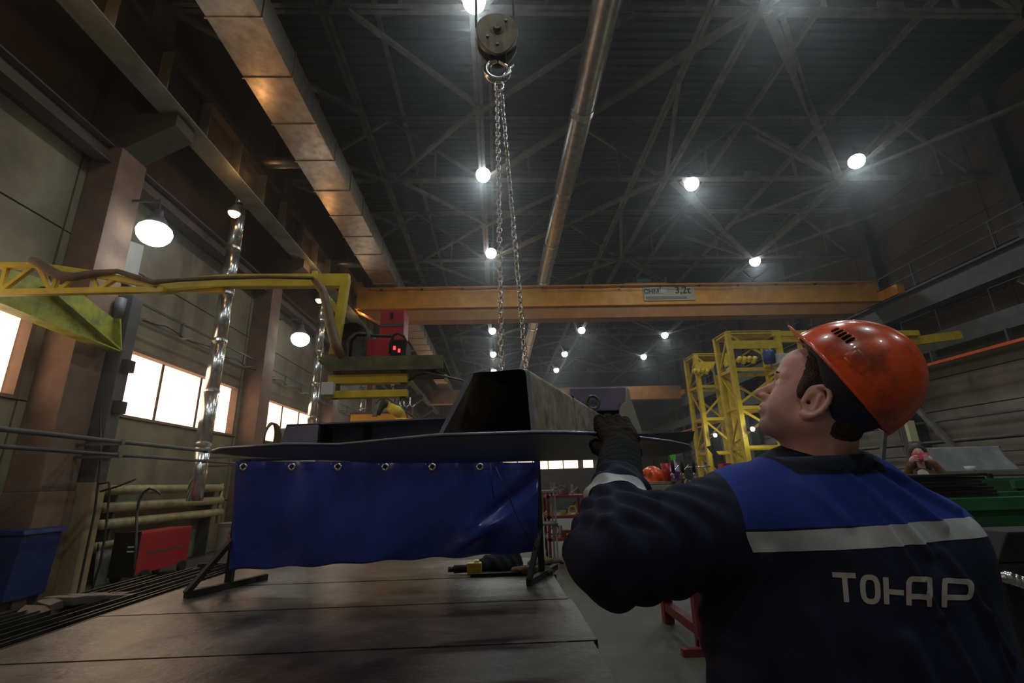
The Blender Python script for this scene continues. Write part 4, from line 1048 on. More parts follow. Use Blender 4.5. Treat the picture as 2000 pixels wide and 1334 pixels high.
bb((676,545),(652,694), .09, .10, 'drop_post'); bb((614,551),(663,612), .07, .06, 'knee_brace')
MB().cyl(P(614,548,Y=YB), P(615,531,Y=YB), .035, 10).build('lug', M['yellow'], t)
M['dust'] = mat('dusty brown cable', (.09,.06,.04), .8, col2=(.16,.11,.06), scale=9)
MB().tube([P(x,y,Y=YB-.16) for x,y in ((62,508),(78,514),(95,528),(118,539),(145,541),(175,535),(200,532),(230,530),(262,540),(300,551),(345,547),(420,543),(520,541),(612,543))], [.04,.05,.055,.055,.05,.045,.035,.03,.03,.03,.025,.025,.02,.02], 10).build('draped_hose', M['dust'], t, smooth=True)
MB().tube([P(x,y,Y=YB-.1) for x,y in ((612,545),(630,566),(640,600),(646,636),(655,670),(668,700))], [.03,.05,.055,.06,.06,.045], 12).build('hanging_hose', M['hose'], t, smooth=True)
# platform with welders
def PB(px0, py0, px1, py1, y, d, dz=0):
    a = P(px0,py1,Y=y); b_ = P(px1,py0,Y=y); return (a.x,y,a.z), (b_.x,y+d,b_.z)
t = thing('welder_platform', 'small yellow hanging platform carrying two red welding machines', 'platform', tuple(P(740,710,Y=YB)))
z0 = P(740,706,Y=YB).z; xL = P(630,700,Y=YB).x; xR = P(868,720,Y=YB).x
M['dktray'] = mat('dirty olive steel tray', (.035,.034,.022), .6, col2=(.13,.12,.025), scale=4)
MB().box((xL,YB-.12,z0-.02),(xR,YB+.95,z0)).build('deck', M['dktray'], t)
MB().prism([(xL,YB-.13,z0+.03),(xR,YB-.13,z0+.03),(xR,YB-.13,z0-.13),(xL+.12,YB-.13,z0-.13)], (0,.02,0)).build('side_plate', M['dktray'], t)
for zz_, h in ((.26,.10),(.42,.08)): MB().box((xL+.10,YB-.06,z0-zz_),(xL+.98,YB+.06,z0-zz_+h)).build('under_beam', M['yellow'], t, bevel=.006)
for x in (xL+.15,xL+.9): MB().box((x,YB-.04,z0-.42),(x+.06,YB+.04,z0-.02)).build('hanger', M['dktray'], t)
MB().box((xL+.07,YB-.16,z0-.40),(xL+.20,YB-.08,z0-.26)).build('label_plate', M['white'], t, bevel=.006)
b = MB()
for i, x in enumerate((.72,.80,.92)): b.tube([(xL+.5+x*.55,YB,z0-.42),(xL+.5+x*.55,YB,z0-.5),(xL+.53+x*.55,YB,z0-.54),(xL+.56+x*.55,YB,z0-.5)], .008, 6)
b.build('hook', M['chrome'], t, smooth=True)
t = thing('welding_machine', 'red and black welding power source with tubular handles and two red lights', 'welding machine', tuple(P(740,704,Y=YB)))
a = P(713,702,Y=YB+.12); b_ = P(764,661,Y=YB+.12); c_ = P(792,704,Y=YB+.12)
MB().box((a.x,YB+.12,z0+.03),(b_.x,YB+.52,b_.z)).build('cover', M['red'], t, bevel=.012)
MB().box((b_.x,YB+.13,z0+.02),(c_.x-.01,YB+.5,b_.z-.01)).build('front_panel', M['black'], t, bevel=.01)
MB().box((a.x-.17,YB+.14,z0+.02),(a.x,YB+.5,b_.z-.14)).build('rear_panel', M['trussd'], t, bevel=.01)
MB().box((a.x,YB+.115,z0+.03),(b_.x,YB+.12,z0+.05)).build('trim_strip', M['truss'], t)
M['redled'] = emis('red display', (1,.03,.03), 4)
for px, py in ((770,679),(779,684)):
    p = P(px,py,Y=YB+.11); MB().box((p.x-.012,YB+.115,p.z-.02),(p.x+.012,YB+.13,p.z+.02)).build('indicator', M['redled'], t)
MB().cyl(P(771,690,Y=YB+.12), P(771,690,Y=YB+.09), .018, 12).build('knob', M['black'], t); MB().cyl(P(780,693,Y=YB+.12), P(780,693,Y=YB+.09), .018, 12).build('knob', M['black'], t)
MB().tube([P(x,y,Y=YB+.08) for x,y in ((762,690),(763,668),(768,656),(777,651),(788,656),(794,668),(790,684),(789,718))], .016, 10).build('front_handle', M['black'], t, smooth=True)
MB().tube([P(x,y,Y=YB+.3) for x,y in ((683,700),(687,666),(697,655),(712,655),(768,657))], .018, 10).build('rear_handle', M['black'], t, smooth=True)
t = thing('wire_feeder', 'tall red wire feeder cabinet with grey band, behind the welding machine', 'welding machine', tuple(P(766,655,Y=YB+.6)))
a = P(741,655,Y=YB+.58); b_ = P(790,604,Y=YB+.58)
MB().box((a.x,YB+.58,z0),(b_.x,YB+.9,b_.z)).build('cabinet', M['red'], t, bevel=.012)
zz_ = P(766,634,Y=YB+.58).z
MB().box((a.x,YB+.573,zz_-.02),(b_.x,YB+.58,zz_+.02)).build('band', M['trussd'], t)
MB().box((a.x+.02,YB+.57,zz_-.022),(b_.x-.02,YB+.575,zz_-.016)).build('trim_strip', M['truss'], t)
p = P(765,616,Y=YB+.57); MB().box((p.x-.02,YB+.565,p.z-.035),(p.x+.02,YB+.58,p.z+.035)).build('latch', M['black'], t)
M['olive'] = mat('dark green canvas', (.05,.055,.035), .9, col2=(.03,.033,.024), scale=8, bump=.4)
c_ = P(690,662,Y=YB+.2); b = MB()
def hood(u, v):
    a = -.5+u*(PI+1.0); r = .17-.02*v
    return (c_.x+.02+r*math.cos(a)*1.05, YB+.05+.36*v, c_.z+.0+r*math.sin(a)*.95+.02*v)
b.grid(hood, 24, 8); o = tag(b.build('canvas_hood', M['olive'], None, smooth=True, solid=.008), 'dark green curved canvas hood standing left of the red welding machine', 'hood')
for v in o.data.vertices: pass
dz = z0-min(v.co.z for v in o.data.vertices)
for v in o.data.vertices: v.co.z += dz+.004 if v.co.z < c_.z-.05 else 0
t = thing('torch_boom', 'thin dark torch boom and cables reaching right from the hanging platform', 'boom', tuple(P(800,718,Y=YB)))
MB().cyl(P(796,717,Y=YB), P(905,744,Y=YB-.1), .014, 8).build('tube', M['steel'], t, smooth=True); MB().cyl(P(850,730,Y=YB), P(900,745,Y=YB-.1), .008, 8).build('rod', M['chrome'], t, smooth=True)
MB().tube([P(x,y,Y=YB) for x,y in ((798,744),(815,733),(838,729),(856,728),(868,738))], .010, 6).build('cable', M['rubber'], t, smooth=True)
MB().tube([P(x,y,Y=YB) for x,y in ((802,718),(825,724),(846,724),(870,732))], .012, 6).build('cable', M['rubber'], t, smooth=True)
MB().box(tuple(P(845,733,Y=YB)+Vector((-.01,-.02,0))), tuple(P(849,712,Y=YB)+Vector((.02,.02,0)))).build('bracket', M['black'], t)
MB().box(tuple(P(868,745,Y=YB)+Vector((-.0,-.02,0))), tuple(P(872,732,Y=YB)+Vector((.01,.02,0)))).build('nozzle', M['yellow'], t)
# pipes along the wall in front of the column
XP = -5.62
for i, (py, r, l) in enumerate(((838,.032,'upper'),(872,.026,'lower'))):
    z = P(0,py,X=XP).z
    t = thing('wall_pipe', 'long dark conduit crossing in front of the ochre footed post, %s of two' % l, 'pipe', (XP,8,z), 'conduits in front of the left column')
    MB().cyl((XP,3.0,z),(XP,12.2,z),r,12).build('tube', M['trussd'], t, smooth=True)
    for y in (4.2,7.4,9.6,11.7): MB().box((XP-.05,y-.03,z-r-.01),(XP+.04,y+.03,z+r+.01)).build('clamp', M['truss'], t)
    for y in (7.7,11.7): MB().box((-6.9,y-.02,z-.02),(XP,y+.02,z+.02)).build('bracket', M['trussd'], t)
t = thing('cable_ladder', 'rusty ladder shaped cable tray on the left wall beyond the dark post', 'cable tray', (-6.7,12,4.6))
XW = -6.72
ra, rb = P(232,603,X=XW), P(499,683,X=XW); sa, sb = P(238,622,X=XW), P(499,716,X=XW)
ra2 = ra+(rb-ra)*2.4; sa2 = sa+(sb-sa)*2.4; za, zb = (ra.z+rb.z)/2, (sa.z+sb.z)/2
for z in (za, zb): MB().box((XW-.02,ra.y,z-.02),(XW+.02,26,z+.02)).build('rail', M['trussd'], t)
for k in range(14):
    y = ra.y+.4+1.3*k; MB().box((XW-.02,y,zb),(XW+.02,y+.04,za)).build('rung', M['trussd'], t)
    MB().prism([(XW,y,zb-.01),(XW+.28,y+.02,zb-.01),(XW,y+.16,zb-.01)], (0,0,-.012)).build('shelf', M['truss'], t)
MB().tube([(XW+.03,ra.y+.3*k,zb+.10-.10*abs(math.sin(k*.72))) for k in range(50)], .012, 6).build('loose_cable', M['rubber'], t, smooth=True)
# radiator register
t = thing('pipe_radiator', 'bank of four thick cream heating pipes low on the left wall', 'radiator', (-6.75,10.5,.3))
XR = -6.72
for i, py in enumerate((953,977,1000,1030)):
    z = P(431,py,X=XR).z; ye = P(431,py,X=XR).y if i < 3 else 10.4
    MB().cyl((XR,8.75,z),(XR,ye,z),.085,16).build('pipe', M['cream'], t, smooth=True)
    MB().lathe((XR,ye,z), [(.085,0),(.07,.03),(.03,.05),(.001,.055)], 16, (0,1,0)).build('end_cap', M['cream'], t, smooth=True)
zt_, zb_ = P(431,953,X=XR).z, P(431,1000,X=XR).z
MB().cyl((XR,12.3,zb_-.25),(XR,12.3,zt_+.1),.04,10).build('riser', M['cream'], t, smooth=True)
for y in (9.0,12.0): MB().box((X0+.01,y,.02),(XR,y+.04,zt_)).build('bracket', M['trussd'], t)
tag(MB().prism([(-6.6,8.75,.0),(-6.6,10.3,.0),(-6.66,10.3,P(261,1052,X=-6.6).z),(-6.66,8.75,P(261,1052,X=-6.6).z)], (-.03,0,0)).build('leaning_board', mat('dirty white sheet', (.50,.52,.50), .6, col2=(.27,.28,.27), scale=2.5)), 'dirty white sheet standing on the floor under the cream heating pipes', 'panel')
# red welder on the floor, its trolley handle
t = thing('welding_machine', 'red and black welding machine on small wheels by the heating pipes', 'welding machine', (-6.2,9.4,0))
f0, f1, f2 = P(262,1122,Z=.05), P(304,1122,Z=.05), P(388,1097,Z=.05)
yb0, yb1, xa, xb = 8.72, 10.1, -6.38, -5.98
zt_ = P(304,1040,Y=yb0).z
MB().box((xa,yb0,.14),(xb,yb1,zt_)).build('cover', M['red'], t, bevel=.02)
MB().box((xa-.01,yb0-.03,.12),(xb+.01,yb0,zt_+.02)).build('front_panel', M['black'], t, bevel=.01)
for z in (.5,.57): MB().box((xb-.16,yb0-.035,z),(xb-.05,yb0-.03,z+.025)).build('label', M['white'], t)
MB().box((xb,yb0+.2,zt_*.55),(xb+.004,yb0+1.2,zt_*.55+.03)).build('trim_strip', M['trussd'], t)
for y in (yb0+.2,yb1-.2):
    for x in (xa-.03,xb+.03): MB().cyl((x-.03,y,.1),(x+.03,y,.1),.1,18).build('wheel', M['rubber'], t)
MB().tube([P(x,y,Y=yb0-.06) for x,y in ((262,1112),(266,1060),(267,1010),(271,980),(280,962),(292,954),(305,957),(313,965))], .022, 10).build('handle', M['steel'], t, smooth=True)
t = thing('wire_drum', 'brown cardboard wire drum beside the welding curtain', 'drum', (-5.6,12.2,0))
p = P(432,1103,Z=0); zt_ = P(432,1024,Y=p.y).z
MB().lathe((p.x,p.y+.3,0), [(.01,0),(.29,0),(.29,zt_),(.01,zt_)], 28).build('body', M['card'], t)
MB().lathe((p.x,p.y+.3,zt_-.05), [(.297,0),(.297,.06),(.01,.065)], 28).build('lid_ring', M['truss'], t); ORG[t] = Vector((-5.6,12.2,0))
M['rinkd'] = mat('faded red print', (.35,.10,.09), .7)
for k in range(4): MB().box((p.x+.05,p.y+.006,.3+.1*k),(p.x+.17,p.y+.012,.33+.1*k)).build('printed_mark', M['rinkd'], t)
# blue waste bin
t = thing('waste_container', 'blue plastic waste container with closed lid at the left edge', 'container', (-5.4,5.4,0))
p = P(48,1036,Z=1.0); bx, by = p.x, p.y
MB().prism([(bx-.85,by,.12),(bx-.06,by,.12),(bx,by,.94),(bx-.90,by,.94)], (0,.6,0)).build('body', M['blue'], t, bevel=.02)
MB().prism([(bx-.93,by-.03,.94),(bx+.04,by-.03,.94),(bx+.02,by-.03,1.0),(bx-.91,by-.03,1.04)], (0,.66,0)).build('lid', M['blue'], t, bevel=.015)
for dx in (-.75,-.15):
    for dy in (.1,.5): MB().cyl((bx+dx-.03,by+dy,.08),(bx+dx+.03,by+dy,.08),.08,14).build('wheel', M['rubber'], t)
t = thing('hanging_cables', 'black cables hanging in loops from the dark jib post', 'cable', tuple(P(190,905,Y=7.6)))
for pts in (((197,800),(196,905),(185,1000),(168,1080),(158,1130),(152,1160),(163,1166),(178,1158)), ((194,945),(213,942),(214,960),(206,1040),(196,1100),(180,1150),(168,1166)), ((196,960),(230,950),(265,936))):
    MB().tube([P(x,y,Y=7.86) for x,y in pts], .016, 8).build('cable', M['rubber'], t, smooth=True)
t = thing('drag_chain', 'dark brown segmented cable drag chain arching over the steel channels, lower left', 'drag chain', tuple(P(90,1200,Y=3.3)))
M['drag'] = mat('dark brown segment', (.10,.075,.06), .6, col2=(.05,.04,.035), scale=9)
path = [P(x,y,Y=yy) for x,y,yy in ((30,1262,3.0),(42,1232,3.05),(60,1206,3.1),(84,1186,3.15),(112,1175,3.2),(146,1170,3.3),(185,1168,3.4),(226,1167,3.5),(268,1165,3.6))]
for k in range(len(path)-1):
    p, q = path[k], path[k+1]; MB().bar(p, p.lerp(q,.93), .22, .045).build('segment', M['drag'], t, bevel=.006)
for q in (path[0], path[-1]): MB().bar(q, (q.x,q.y,.765), .05, .04).build('bracket', M['black'], t)
# control cabinet with cable coil, robot, orange cabin, seen above the workpiece
t = thing('control_cabinet', 'white control cabinet behind the curtain with coiled cables at its side', 'cabinet', (-3.2,7,0))
a = P(533,880,Y=7.0); b_ = P(562,836,Y=7.0)
MB().box((a.x,7.0,0),(b_.x+.25,7.5,b_.z)).build('body', M['white'], t, bevel=.01)
MB().box((a.x+.03,6.985,.2),(b_.x+.2,7.0,b_.z-.05)).build('door', M['white'], t)
for k in range(5):
    c2 = P(527+k*2,852+2*k,Y=6.95); MB().tube([(c2.x+(.07+.012*k)*math.cos(q), 6.95-.012*k, c2.z+(.19+.01*k)*math.sin(q)) for q in [2*PI*i/20 for i in range(20)]], .012, 6, closed=True).build('coiled_cable', M['dust'], t, smooth=True)
t = thing('machine_cabin', 'orange sided machine cabin far behind the suspended steel', 'cabin', (-3.4,13.5,0))
a = P(684,820,Y=13.5); b_ = P(795,806,Y=13.5)
MB().box((a.x,13.5,0),(b_.x,15,b_.z)).build('body', M['orange'], t, bevel=.02)
MB().box((a.x-.03,13.47,b_.z),(b_.x+.03,15.03,b_.z+.04)).build('roof', M['trussd'], t)
t = thing('welding_robot', 'yellow welding robot arm above the orange cabin', 'robot', tuple(P(770,815,Y=12.6)))
p = P(738,812,Y=12.6); p2 = P(752,790,Y=12.6); p3 = P(785,810,Y=12.6)
zb_ = P(752,818,Y=12.6).z
MB().lathe((p3.x,12.6,0), [(.35,0),(.35,.1),(.2,.2),(.17,p3.z-.1),(.01,p3.z-.08)], 20).build('pedestal', M['yellow'], t, smooth=True)
MB().tube([p3,p3+Vector((-.12,0,.09)),p2], [.12,.15,.10], 14).build('lower_arm', M['yellow'], t, smooth=True)
MB().tube([p2,p2+Vector((-.06,0,.0)),p+Vector((0,0,.02))], [.09,.08,.06], 14).build('forearm', M['black'], t, smooth=True)
MB().cyl(p2+Vector((0,-.13,0)), p2+Vector((0,.13,0)), .11, 18).build('joint', M['black'], t, smooth=True)
MB().tube([p2+Vector((-.25,0,.02)),p2+Vector((-.15,0,.13)),p2+Vector((.05,0,.16)),p3+Vector((.1,0,.1)),p3+Vector((.15,0,-.1))], .015, 8).build('cable', M['rubber'], t, smooth=True)
MB().box(tuple(p+Vector((-.14,-.05,-.02))), tuple(p+Vector((-.02,.05,.14)))).build('torch_mount', M['steel'], t, bevel=.01)
# things lying at the right end of the table
def lie_glove(name, px, py, rz, s, label, m):
    p = P(px,py,Z=.851+.001)
    def fn(G):
        f = rbox(G, (0,0,.024), (.055,.048,.022), .02)
        f = smin(f, ell(G, (-.085,0,.022), (.055,.055,.021)), .03)
        for k in range(4): f = smin(f, chain_(G, [(.04,-.036+.024*k,.02),(.09,-.046+.031*k,.028),(.125-.008*abs(k-1.5),-.05+.033*k,.015)], [.014,.0135,.012], .004), .005)
        return smin(f, chain_(G, [(-.01,.045,.02),(.03,.085,.025),(.06,.095,.017)], [.017,.016,.014], .004), .008)
    me = sdf_mesh(name, fn, (-.16,-.1,-.01), (.15,.13,.07), .0035, m, 1, lambda co, no: .003*np.sin(co[:,0]*90+co[:,1]*50)*np.sin(co[:,1]*110))
    o = link(name, me); zz = min(v.co.z for v in me.vertices)
    o.location = p+Vector((0,0,-zz*s)); o.rotation_euler.z = rz; o.scale = (s,s,s); return tag(o, label, 'glove', 'work gloves on the table')
M['suede'] = mat('brown suede', (.11,.065,.022), .9, col2=(.055,.036,.018), scale=12, bump=.6, bscale=50)
g1 = lie_glove('work_glove', 1040, 1122, -.25, 1.05, 'brown suede work glove lying on the table end, fingers over the edge', M['suede'])
g1.parent = None
g2 = lie_glove('work_glove', 1066, 1105, .35, 1.0, 'brown suede work glove with yellow cuff behind the other one', M['suede'])
g2.location.z += .0
cb = P(1000,1112,Z=.852)
def cloth(G): 
    x, y, z = G
    f = ell(G, (0,0,.03), (.16,.09,.07)); f = smin(f, ell(G, (.09,.03,.05), (.09,.07,.09)), .03); f = smin(f, ell(G, (-.12,.0,.02), (.07,.06,.04)), .03)
    return smax(f, .001-z, .003)
me = sdf_mesh('rag_bundle', cloth, (-.26,-.13,-.01), (.22,.14,.18), .006, M['cuffg'], 1, lambda co, no: .008*np.sin(co[:,0]*60+co[:,2]*40)*np.sin(co[:,1]*50+co[:,0]*20)*(co[:,2] > .01))
o = link('rag_bundle', me); o.location = (cb.x-.10,cb.y+.02,.853); tag(o, 'crumpled dark rag bundle at the foot of the blue curtain', 'rag')
t = thing('hand_grinder', 'yellow and black angle grinder lying under the blue curtain', 'power tool', tuple(P(915,1122,Z=.852)))
p = ORG[t]+Vector((0,0,.002))
MB().cyl(p+Vector((-.10,.02,.03)), p+Vector((.03,.02,.034)), .026, 16).build('body', M['black'], t, smooth=True)
MB().box(tuple(p+Vector((-.01,-.02,.0))), tuple(p+Vector((.09,.05,.07)))).build('gear_housing', M['yellow'], t, bevel=.012)
MB().cyl(p+Vector((.055,.015,.07)), p+Vector((.055,.015,.085)), .02, 16).build('spindle', M['chrome'], t, smooth=True)
MB().cyl(p+Vector((-.14,.02,.03)), p+Vector((-.10,.02,.03)), .018, 12).build('cable_sleeve', M['rubber'], t, smooth=True)
MB().box(tuple(p+Vector((.02,-.11,-.0))), tuple(p+Vector((.34,-.085,.018)))).build('side_handle', M['black'], t)
# ================================================================ RIGHT SIDE
def tower(x, y, wx, wy, z1, label, nl=5):
    t = thing('lattice_tower', label, 'tower', (x,y,0), 'yellow lattice towers on the right')
    zs = [z1*i/nl for i in range(nl+1)]
    L4 = [(x,y),(x+wx,y),(x+wx,y+wy),(x,y+wy)]
    for cx, cy in L4: MB().box((cx-.07,cy-.07,0),(cx+.07,cy+.07,z1)).build('leg', M['yellow'], t, bevel=.008)
    for i in range(4):
        a, b_ = L4[i], L4[(i+1) % 4]
        for z in zs[1:]: MB().bar((*a,z-.05),(*b_,z-.05),.07,.09).build('rail', M['yellow'], t)
        for k in range(nl):
            p, q = (a, b_) if (k+i) % 2 else (b_, a)
            MB().bar((*p,zs[k]+.05),(*q,zs[k+1]-.08),.05,.06).build('brace', M['yellow'], t)
    MB().box((x-.08,y-.08,z1-.02),(x+wx+.08,y+wy+.08,z1)).build('top_frame', M['yellow'], t)
    MB().box((x-.05,y-.05,z1-.55),(x+wx+.05,y-.02,z1-.30)).build('platform_beam', M['yellow'], t)
    return t
ta = tower(7.05,16.0,1.05,.85,5.6,'shorter looking yellow lattice tower, the left one of the pair', 5)
tb = tower(6.98,13.4,1.5,.8,5.6,'bigger yellow lattice tower right behind the worker face', 5)
# long arm of the second tower
tip = P(1872,655,Z=5.5)
MB().bar((8.3,13.4,5.5),(tip.x-1.6,13.6,5.5),.14,.16).build('upper_arm', M['yellow'], tb)
MB().bar((8.4,13.4,4.7),tuple(tip),.22,.26).build('lower_arm', M['yellow'], tb)
MB().bar((9.2,13.5,5.4),(9.2,13.5,4.9),.1,.1).build('strut', M['yellow'], tb)
MB().bar((8.4,13.4,5.4),(10.2,13.5,5.45),.1,.35).build('gusset', M['yellow'], tb)
for (x, y, z, tt) in ((7.75,15.8,5.0,ta),(8.0,13.2,4.75,tb)):
    MB().lathe((x,y,z), [(.01,-.2),(.15,-.2),(.17,-.05),(.17,.1),(.12,.2),(.01,.22)], 20).build('motor', M['blue'], tt, smooth=True)
    MB().box((x+.25,y,z-.2),(x+.6,y+.3,z+.1)).build('gearbox', M['white'], tt, bevel=.02)
    for q in range(4): MB().cyl((x-.9+.15*q,y+.1,z-.1-.05*(q % 2)),(x-.8+.15*q,y+.1,z+.02),.07,10).build('fitting', M['yellow'], tt, smooth=True)
M['worklamp'] = emis('work lamp lens', (.95,1,.95), 16)
for (px, py, Y_, l) in ((1397,850,15.6,'on the left yellow tower'),(1470,838,13.1,'on the right yellow tower, beside the worker chin'),(1474,889,13.0,'low')):
    if l == 'low': continue
    p = P(px,py,Y=Y_); t = thing('work_lamp', 'small glaring work lamp '+l, 'lamp', tuple(p), 'work lamps on the towers')
    MB().cyl(p+Vector((0,.02,0)), p, .06, 16).build('lens', M['worklamp'], t); MB().lathe(p, [(.01,.16),(.06,.14),(.075,.0),(.065,.0)], 16, (0,1,0)).build('housing', M['black'], t, smooth=True)
    MB().bar(p+Vector((0,.1,0)), p+Vector((0,.42,0)), .04, .04).build('bracket', M['black'], t)
    lamp_light('work_light', 'POINT', p+Vector((0,-.12,0)), 12, (.95,1,.95), t, .06)
# fixture table with clamps
ZT = 1.40
t = thing('fixture_table', 'dark steel welding fixture on red trestles, behind the raised arm', 'table', (2.2,5,0))
MB().ibeam((1.42,4.65,ZT-.16),(2.72,4.62,ZT-.16),.14,.30,.015).build('front_beam', M['trussd'], t)
MB().ibeam((1.45,5.5,ZT-.16),(2.72,5.5,ZT-.16),.14,.30,.015).build('rear_beam', M['trussd'], t)
M['ply'] = mat('tan plywood', (.30,.22,.13), .7, col2=(.20,.15,.09), scale=6)
MB().box((1.46,4.62,ZT-.01),(2.0,5.56,ZT+.012)).build('board', M['ply'], t)
MB().box((2.0,4.62,ZT-.012),(2.72,5.56,ZT+.006)).build('bed_plate', M['steel'], t)
for x in (1.75,2.55):
    for y in (4.62,5.5): MB().box((x-.05,y-.05,0),(x+.05,y+.05,ZT-.31)).build('leg', M['redt'], t, bevel=.006)
    MB().box((x-.04,4.6,.12),(x+.04,5.52,.2)).build('cross_bar', M['redt'], t)
    MB().bar((x,4.62,ZT-.45),(x,5.5,.2),.05,.05).build('brace', M['redt'], t)
    MB().box((x-.22,4.5,0),(x+.22,4.56,.06)).build('foot', M['redt'], t); MB().box((x-.05,4.5,.0),(x+.05,4.62,.1)).build('foot_block', M['redt'], t)
def hat_small(loc, rz, label):
    me = hl.copy(); o = link('safety_helmet', me); dz = -min(v.co.z for v in me.vertices); o.location = (loc[0],loc[1],loc[2]+dz); o.rotation_euler.z = rz; return tag(o, label, 'helmet')
p = P(1275,929,Y=4.95)
hat_small((p.x,5.0,ZT+.012), 2.6, 'orange safety helmet lying on the fixture table left of the red cup')
t = thing('red_cup', 'red plastic cup on the fixture table beside the orange safety helmet', 'cup', tuple(P(1305,930,Y=4.8)))
p = P(1305,930,Y=4.8); MB().lathe((p.x,4.8,ZT+.012), [(.001,0),(.038,0),(.062,.17),(.058,.17),(.035,.008),(.001,.008)], 20).build('body', M['red'], t, smooth=True)
MB().tube([(p.x+.05,4.8,ZT+.15),(p.x+.09,4.8,ZT+.14),(p.x+.085,4.8,ZT+.07),(p.x+.045,4.8,ZT+.05)], .006, 8).build('handle', M['red'], t, smooth=True)
t = thing('spray_bottle', 'clear spray bottle with purple liquid and bright green trigger', 'bottle', tuple(P(1320,930,Y=4.72)))
p = P(1319,930,Y=4.72); M['clear'] = mat('cloudy plastic', (.45,.42,.55), .25); M['purpleliq'] = mat('purple liquid', (.18,.04,.35), .2); M['lime'] = mat('lime green plastic', (.10,.75,.05), .35)
zq = ZT+.012
MB().lathe((p.x,4.72,zq), [(.001,0),(.045,0),(.047,.09)], 20).build('liquid', M['purpleliq'], t, smooth=True)
MB().lathe((p.x,4.72,zq), [(.047,.09),(.045,.13),(.018,.18),(.016,.2),(.001,.2)], 20).build('shoulder', M['clear'], t, smooth=True)
MB().prism([(p.x-.02,4.705,zq+.2),(p.x+.02,4.705,zq+.2),(p.x+.025,4.705,zq+.24),(p.x-.01,4.705,zq+.29),(p.x-.03,4.705,zq+.27)], (0,.03,0)).build('trigger_head', M['lime'], t, bevel=.003)
for i, (px, l) in enumerate(((1316,'left one of three'),(1335,'middle one of three'),(1357,'right one with crosswise handle'))):
    p = P(px,930,Y=4.6); t = thing('screw_clamp', 'chrome and black screw clamp on the fixture table, '+l, 'clamp', (p.x,4.6,ZT), 'screw clamps')
    zq = ZT+.006
    MB().box((p.x-.02,4.57,zq),(p.x+.02,4.63,zq+.03)).build('base', M['steel'], t)
    MB().cyl((p.x,4.6,zq+.03),(p.x,4.6,zq+.10),.010,10).build('screw', M['chrome'], t, smooth=True)
    MB().cyl((p.x,4.6,zq+.08),(p.x,4.6,zq+.20),.016,12).build('grip', M['black'], t, smooth=True)
    MB().cyl((p.x-.06 if i == 2 else p.x-.03,4.6,zq+(.13 if i == 2 else .06)),(p.x+.16 if i == 2 else p.x+.06,4.6,zq+(.13 if i == 2 else .15)),.006,8).build('tommy_bar', M['chrome'], t, smooth=True)
    MB().bar((p.x+.0,4.52,zq-.20),(p.x+.10,4.55,zq+.02),.03,.02).build('rail', M['chrome'], t)
t = thing('steel_bracket', 'bright machined bracket hanging on the front of the fixture table', 'bracket', (1.6,4.5,1.2))
a = P(1268,940,Y=4.5)
MB().box((a.x,4.50,ZT-.07),(a.x+.24,4.57,ZT-.02)).build('bar', M['chrome'], t, bevel=.003); MB().prism([(a.x+.06,4.49,ZT-.07),(a.x+.10,4.49,ZT-.07),(a.x+.10,4.49,ZT-.24),(a.x+.075,4.49,ZT-.24)], (0,.03,0)).build('tooth', M['chrome'], t)
t = thing('angle_offcut', 'dark flat steel offcut leaning behind the worker shoulder', 'steel offcut', tuple(P(1400,905,Y=4.9)))
MB().prism([P(x,y,Y=4.95) for x,y in ((1381,872),(1389,870),(1418,905),(1412,912))], (0,.02,0)).build('blade', M['steel'], t); MB().box((P(1412,910,Y=4.95).x-.02,4.9,ZT+.006),(P(1425,910,Y=4.95).x,5.02,P(1412,905,Y=4.95).z)).build('grip', M['red'], t, bevel=.004)
# red tool trolley with scrap, down the aisle
t = thing('tool_trolley', 'dark red tool trolley heaped with parts, down the aisle', 'trolley', (1.4,10.6,0))
xa, xb = P(1062,1080,Z=0).x, P(1115,1080,Z=0).x; ya = 9.6
for z in (.35,.75,1.12): MB().box((xa,ya,z),(xb+.2,ya+.8,z+.05)).build('shelf', M['redt'], t)
for x in (xa,xb+.16):
    for y in (ya,ya+.76): MB().box((x,y,.12),(x+.05,y+.05,1.28)).build('post', M['redt'], t)
for x in (xa+.03,xb+.17):
    for y in (ya+.05,ya+.75): MB().cyl((x-.02,y,.07),(x+.02,y,.07),.07,14).build('wheel', M['rubber'], t)
random.seed(4)
combos = [(k, c, s_) for k in range(4) for c in range(5) for s_ in range(3)]; random.shuffle(combos)
for n_, (kind_, ci, si) in enumerate(combos[:26]):
    z = (.40,.80,1.17)[si]; x = xa+.06+(xb-xa+.04)*((n_*.618) % 1); y = ya+.06+.55*((n_*.37) % 1)
    mm = ['steel','chrome','yellow','redt','card'][ci]; cn = ['dark steel','shiny steel','yellow','red','brown'][ci]; s = random.uniform(.05,.10)
    tt = {0:'steel_ring',1:'parts_box',2:'threaded_rod',3:'pipe_fitting'}[kind_]; mb = MB()
    if kind_ == 0: mb.tube([(x+s*math.cos(a),y,z+s+s*math.sin(a)+.012) for a in [2*PI*i/14 for i in range(14)]], .012, 6, closed=True)
    elif kind_ == 1: mb.box((x-s,y-s,z),(x+s,y+s,z+s*1.4))
    elif kind_ == 2: mb.cyl((x-s*1.6,y,z+.015),(x+s*1.2,y+.02,z+s*2.6),.012,8)
    else: mb.lathe((x,y,z), [(.001,0),(s*.6,0),(s*.6,.05),(s*.35,.06),(s*.35,.2),(.001,.2)], 14)
    nm = {0:'ring',1:'box',2:'rod',3:'pipe fitting'}[kind_]; sh = ('bottom','middle','top')[si]
    tag(mb.build(tt, M[mm]), '%s %s on the %s shelf of the red tool trolley' % (cn, nm, sh), nm, 'things heaped on the red trolley')
t = thing('bench_frame', 'pale framed workbench with clutter left of the red trolley', 'bench', (1.05,9,0))
xa2 = P(1050,1000,Y=8.8).x
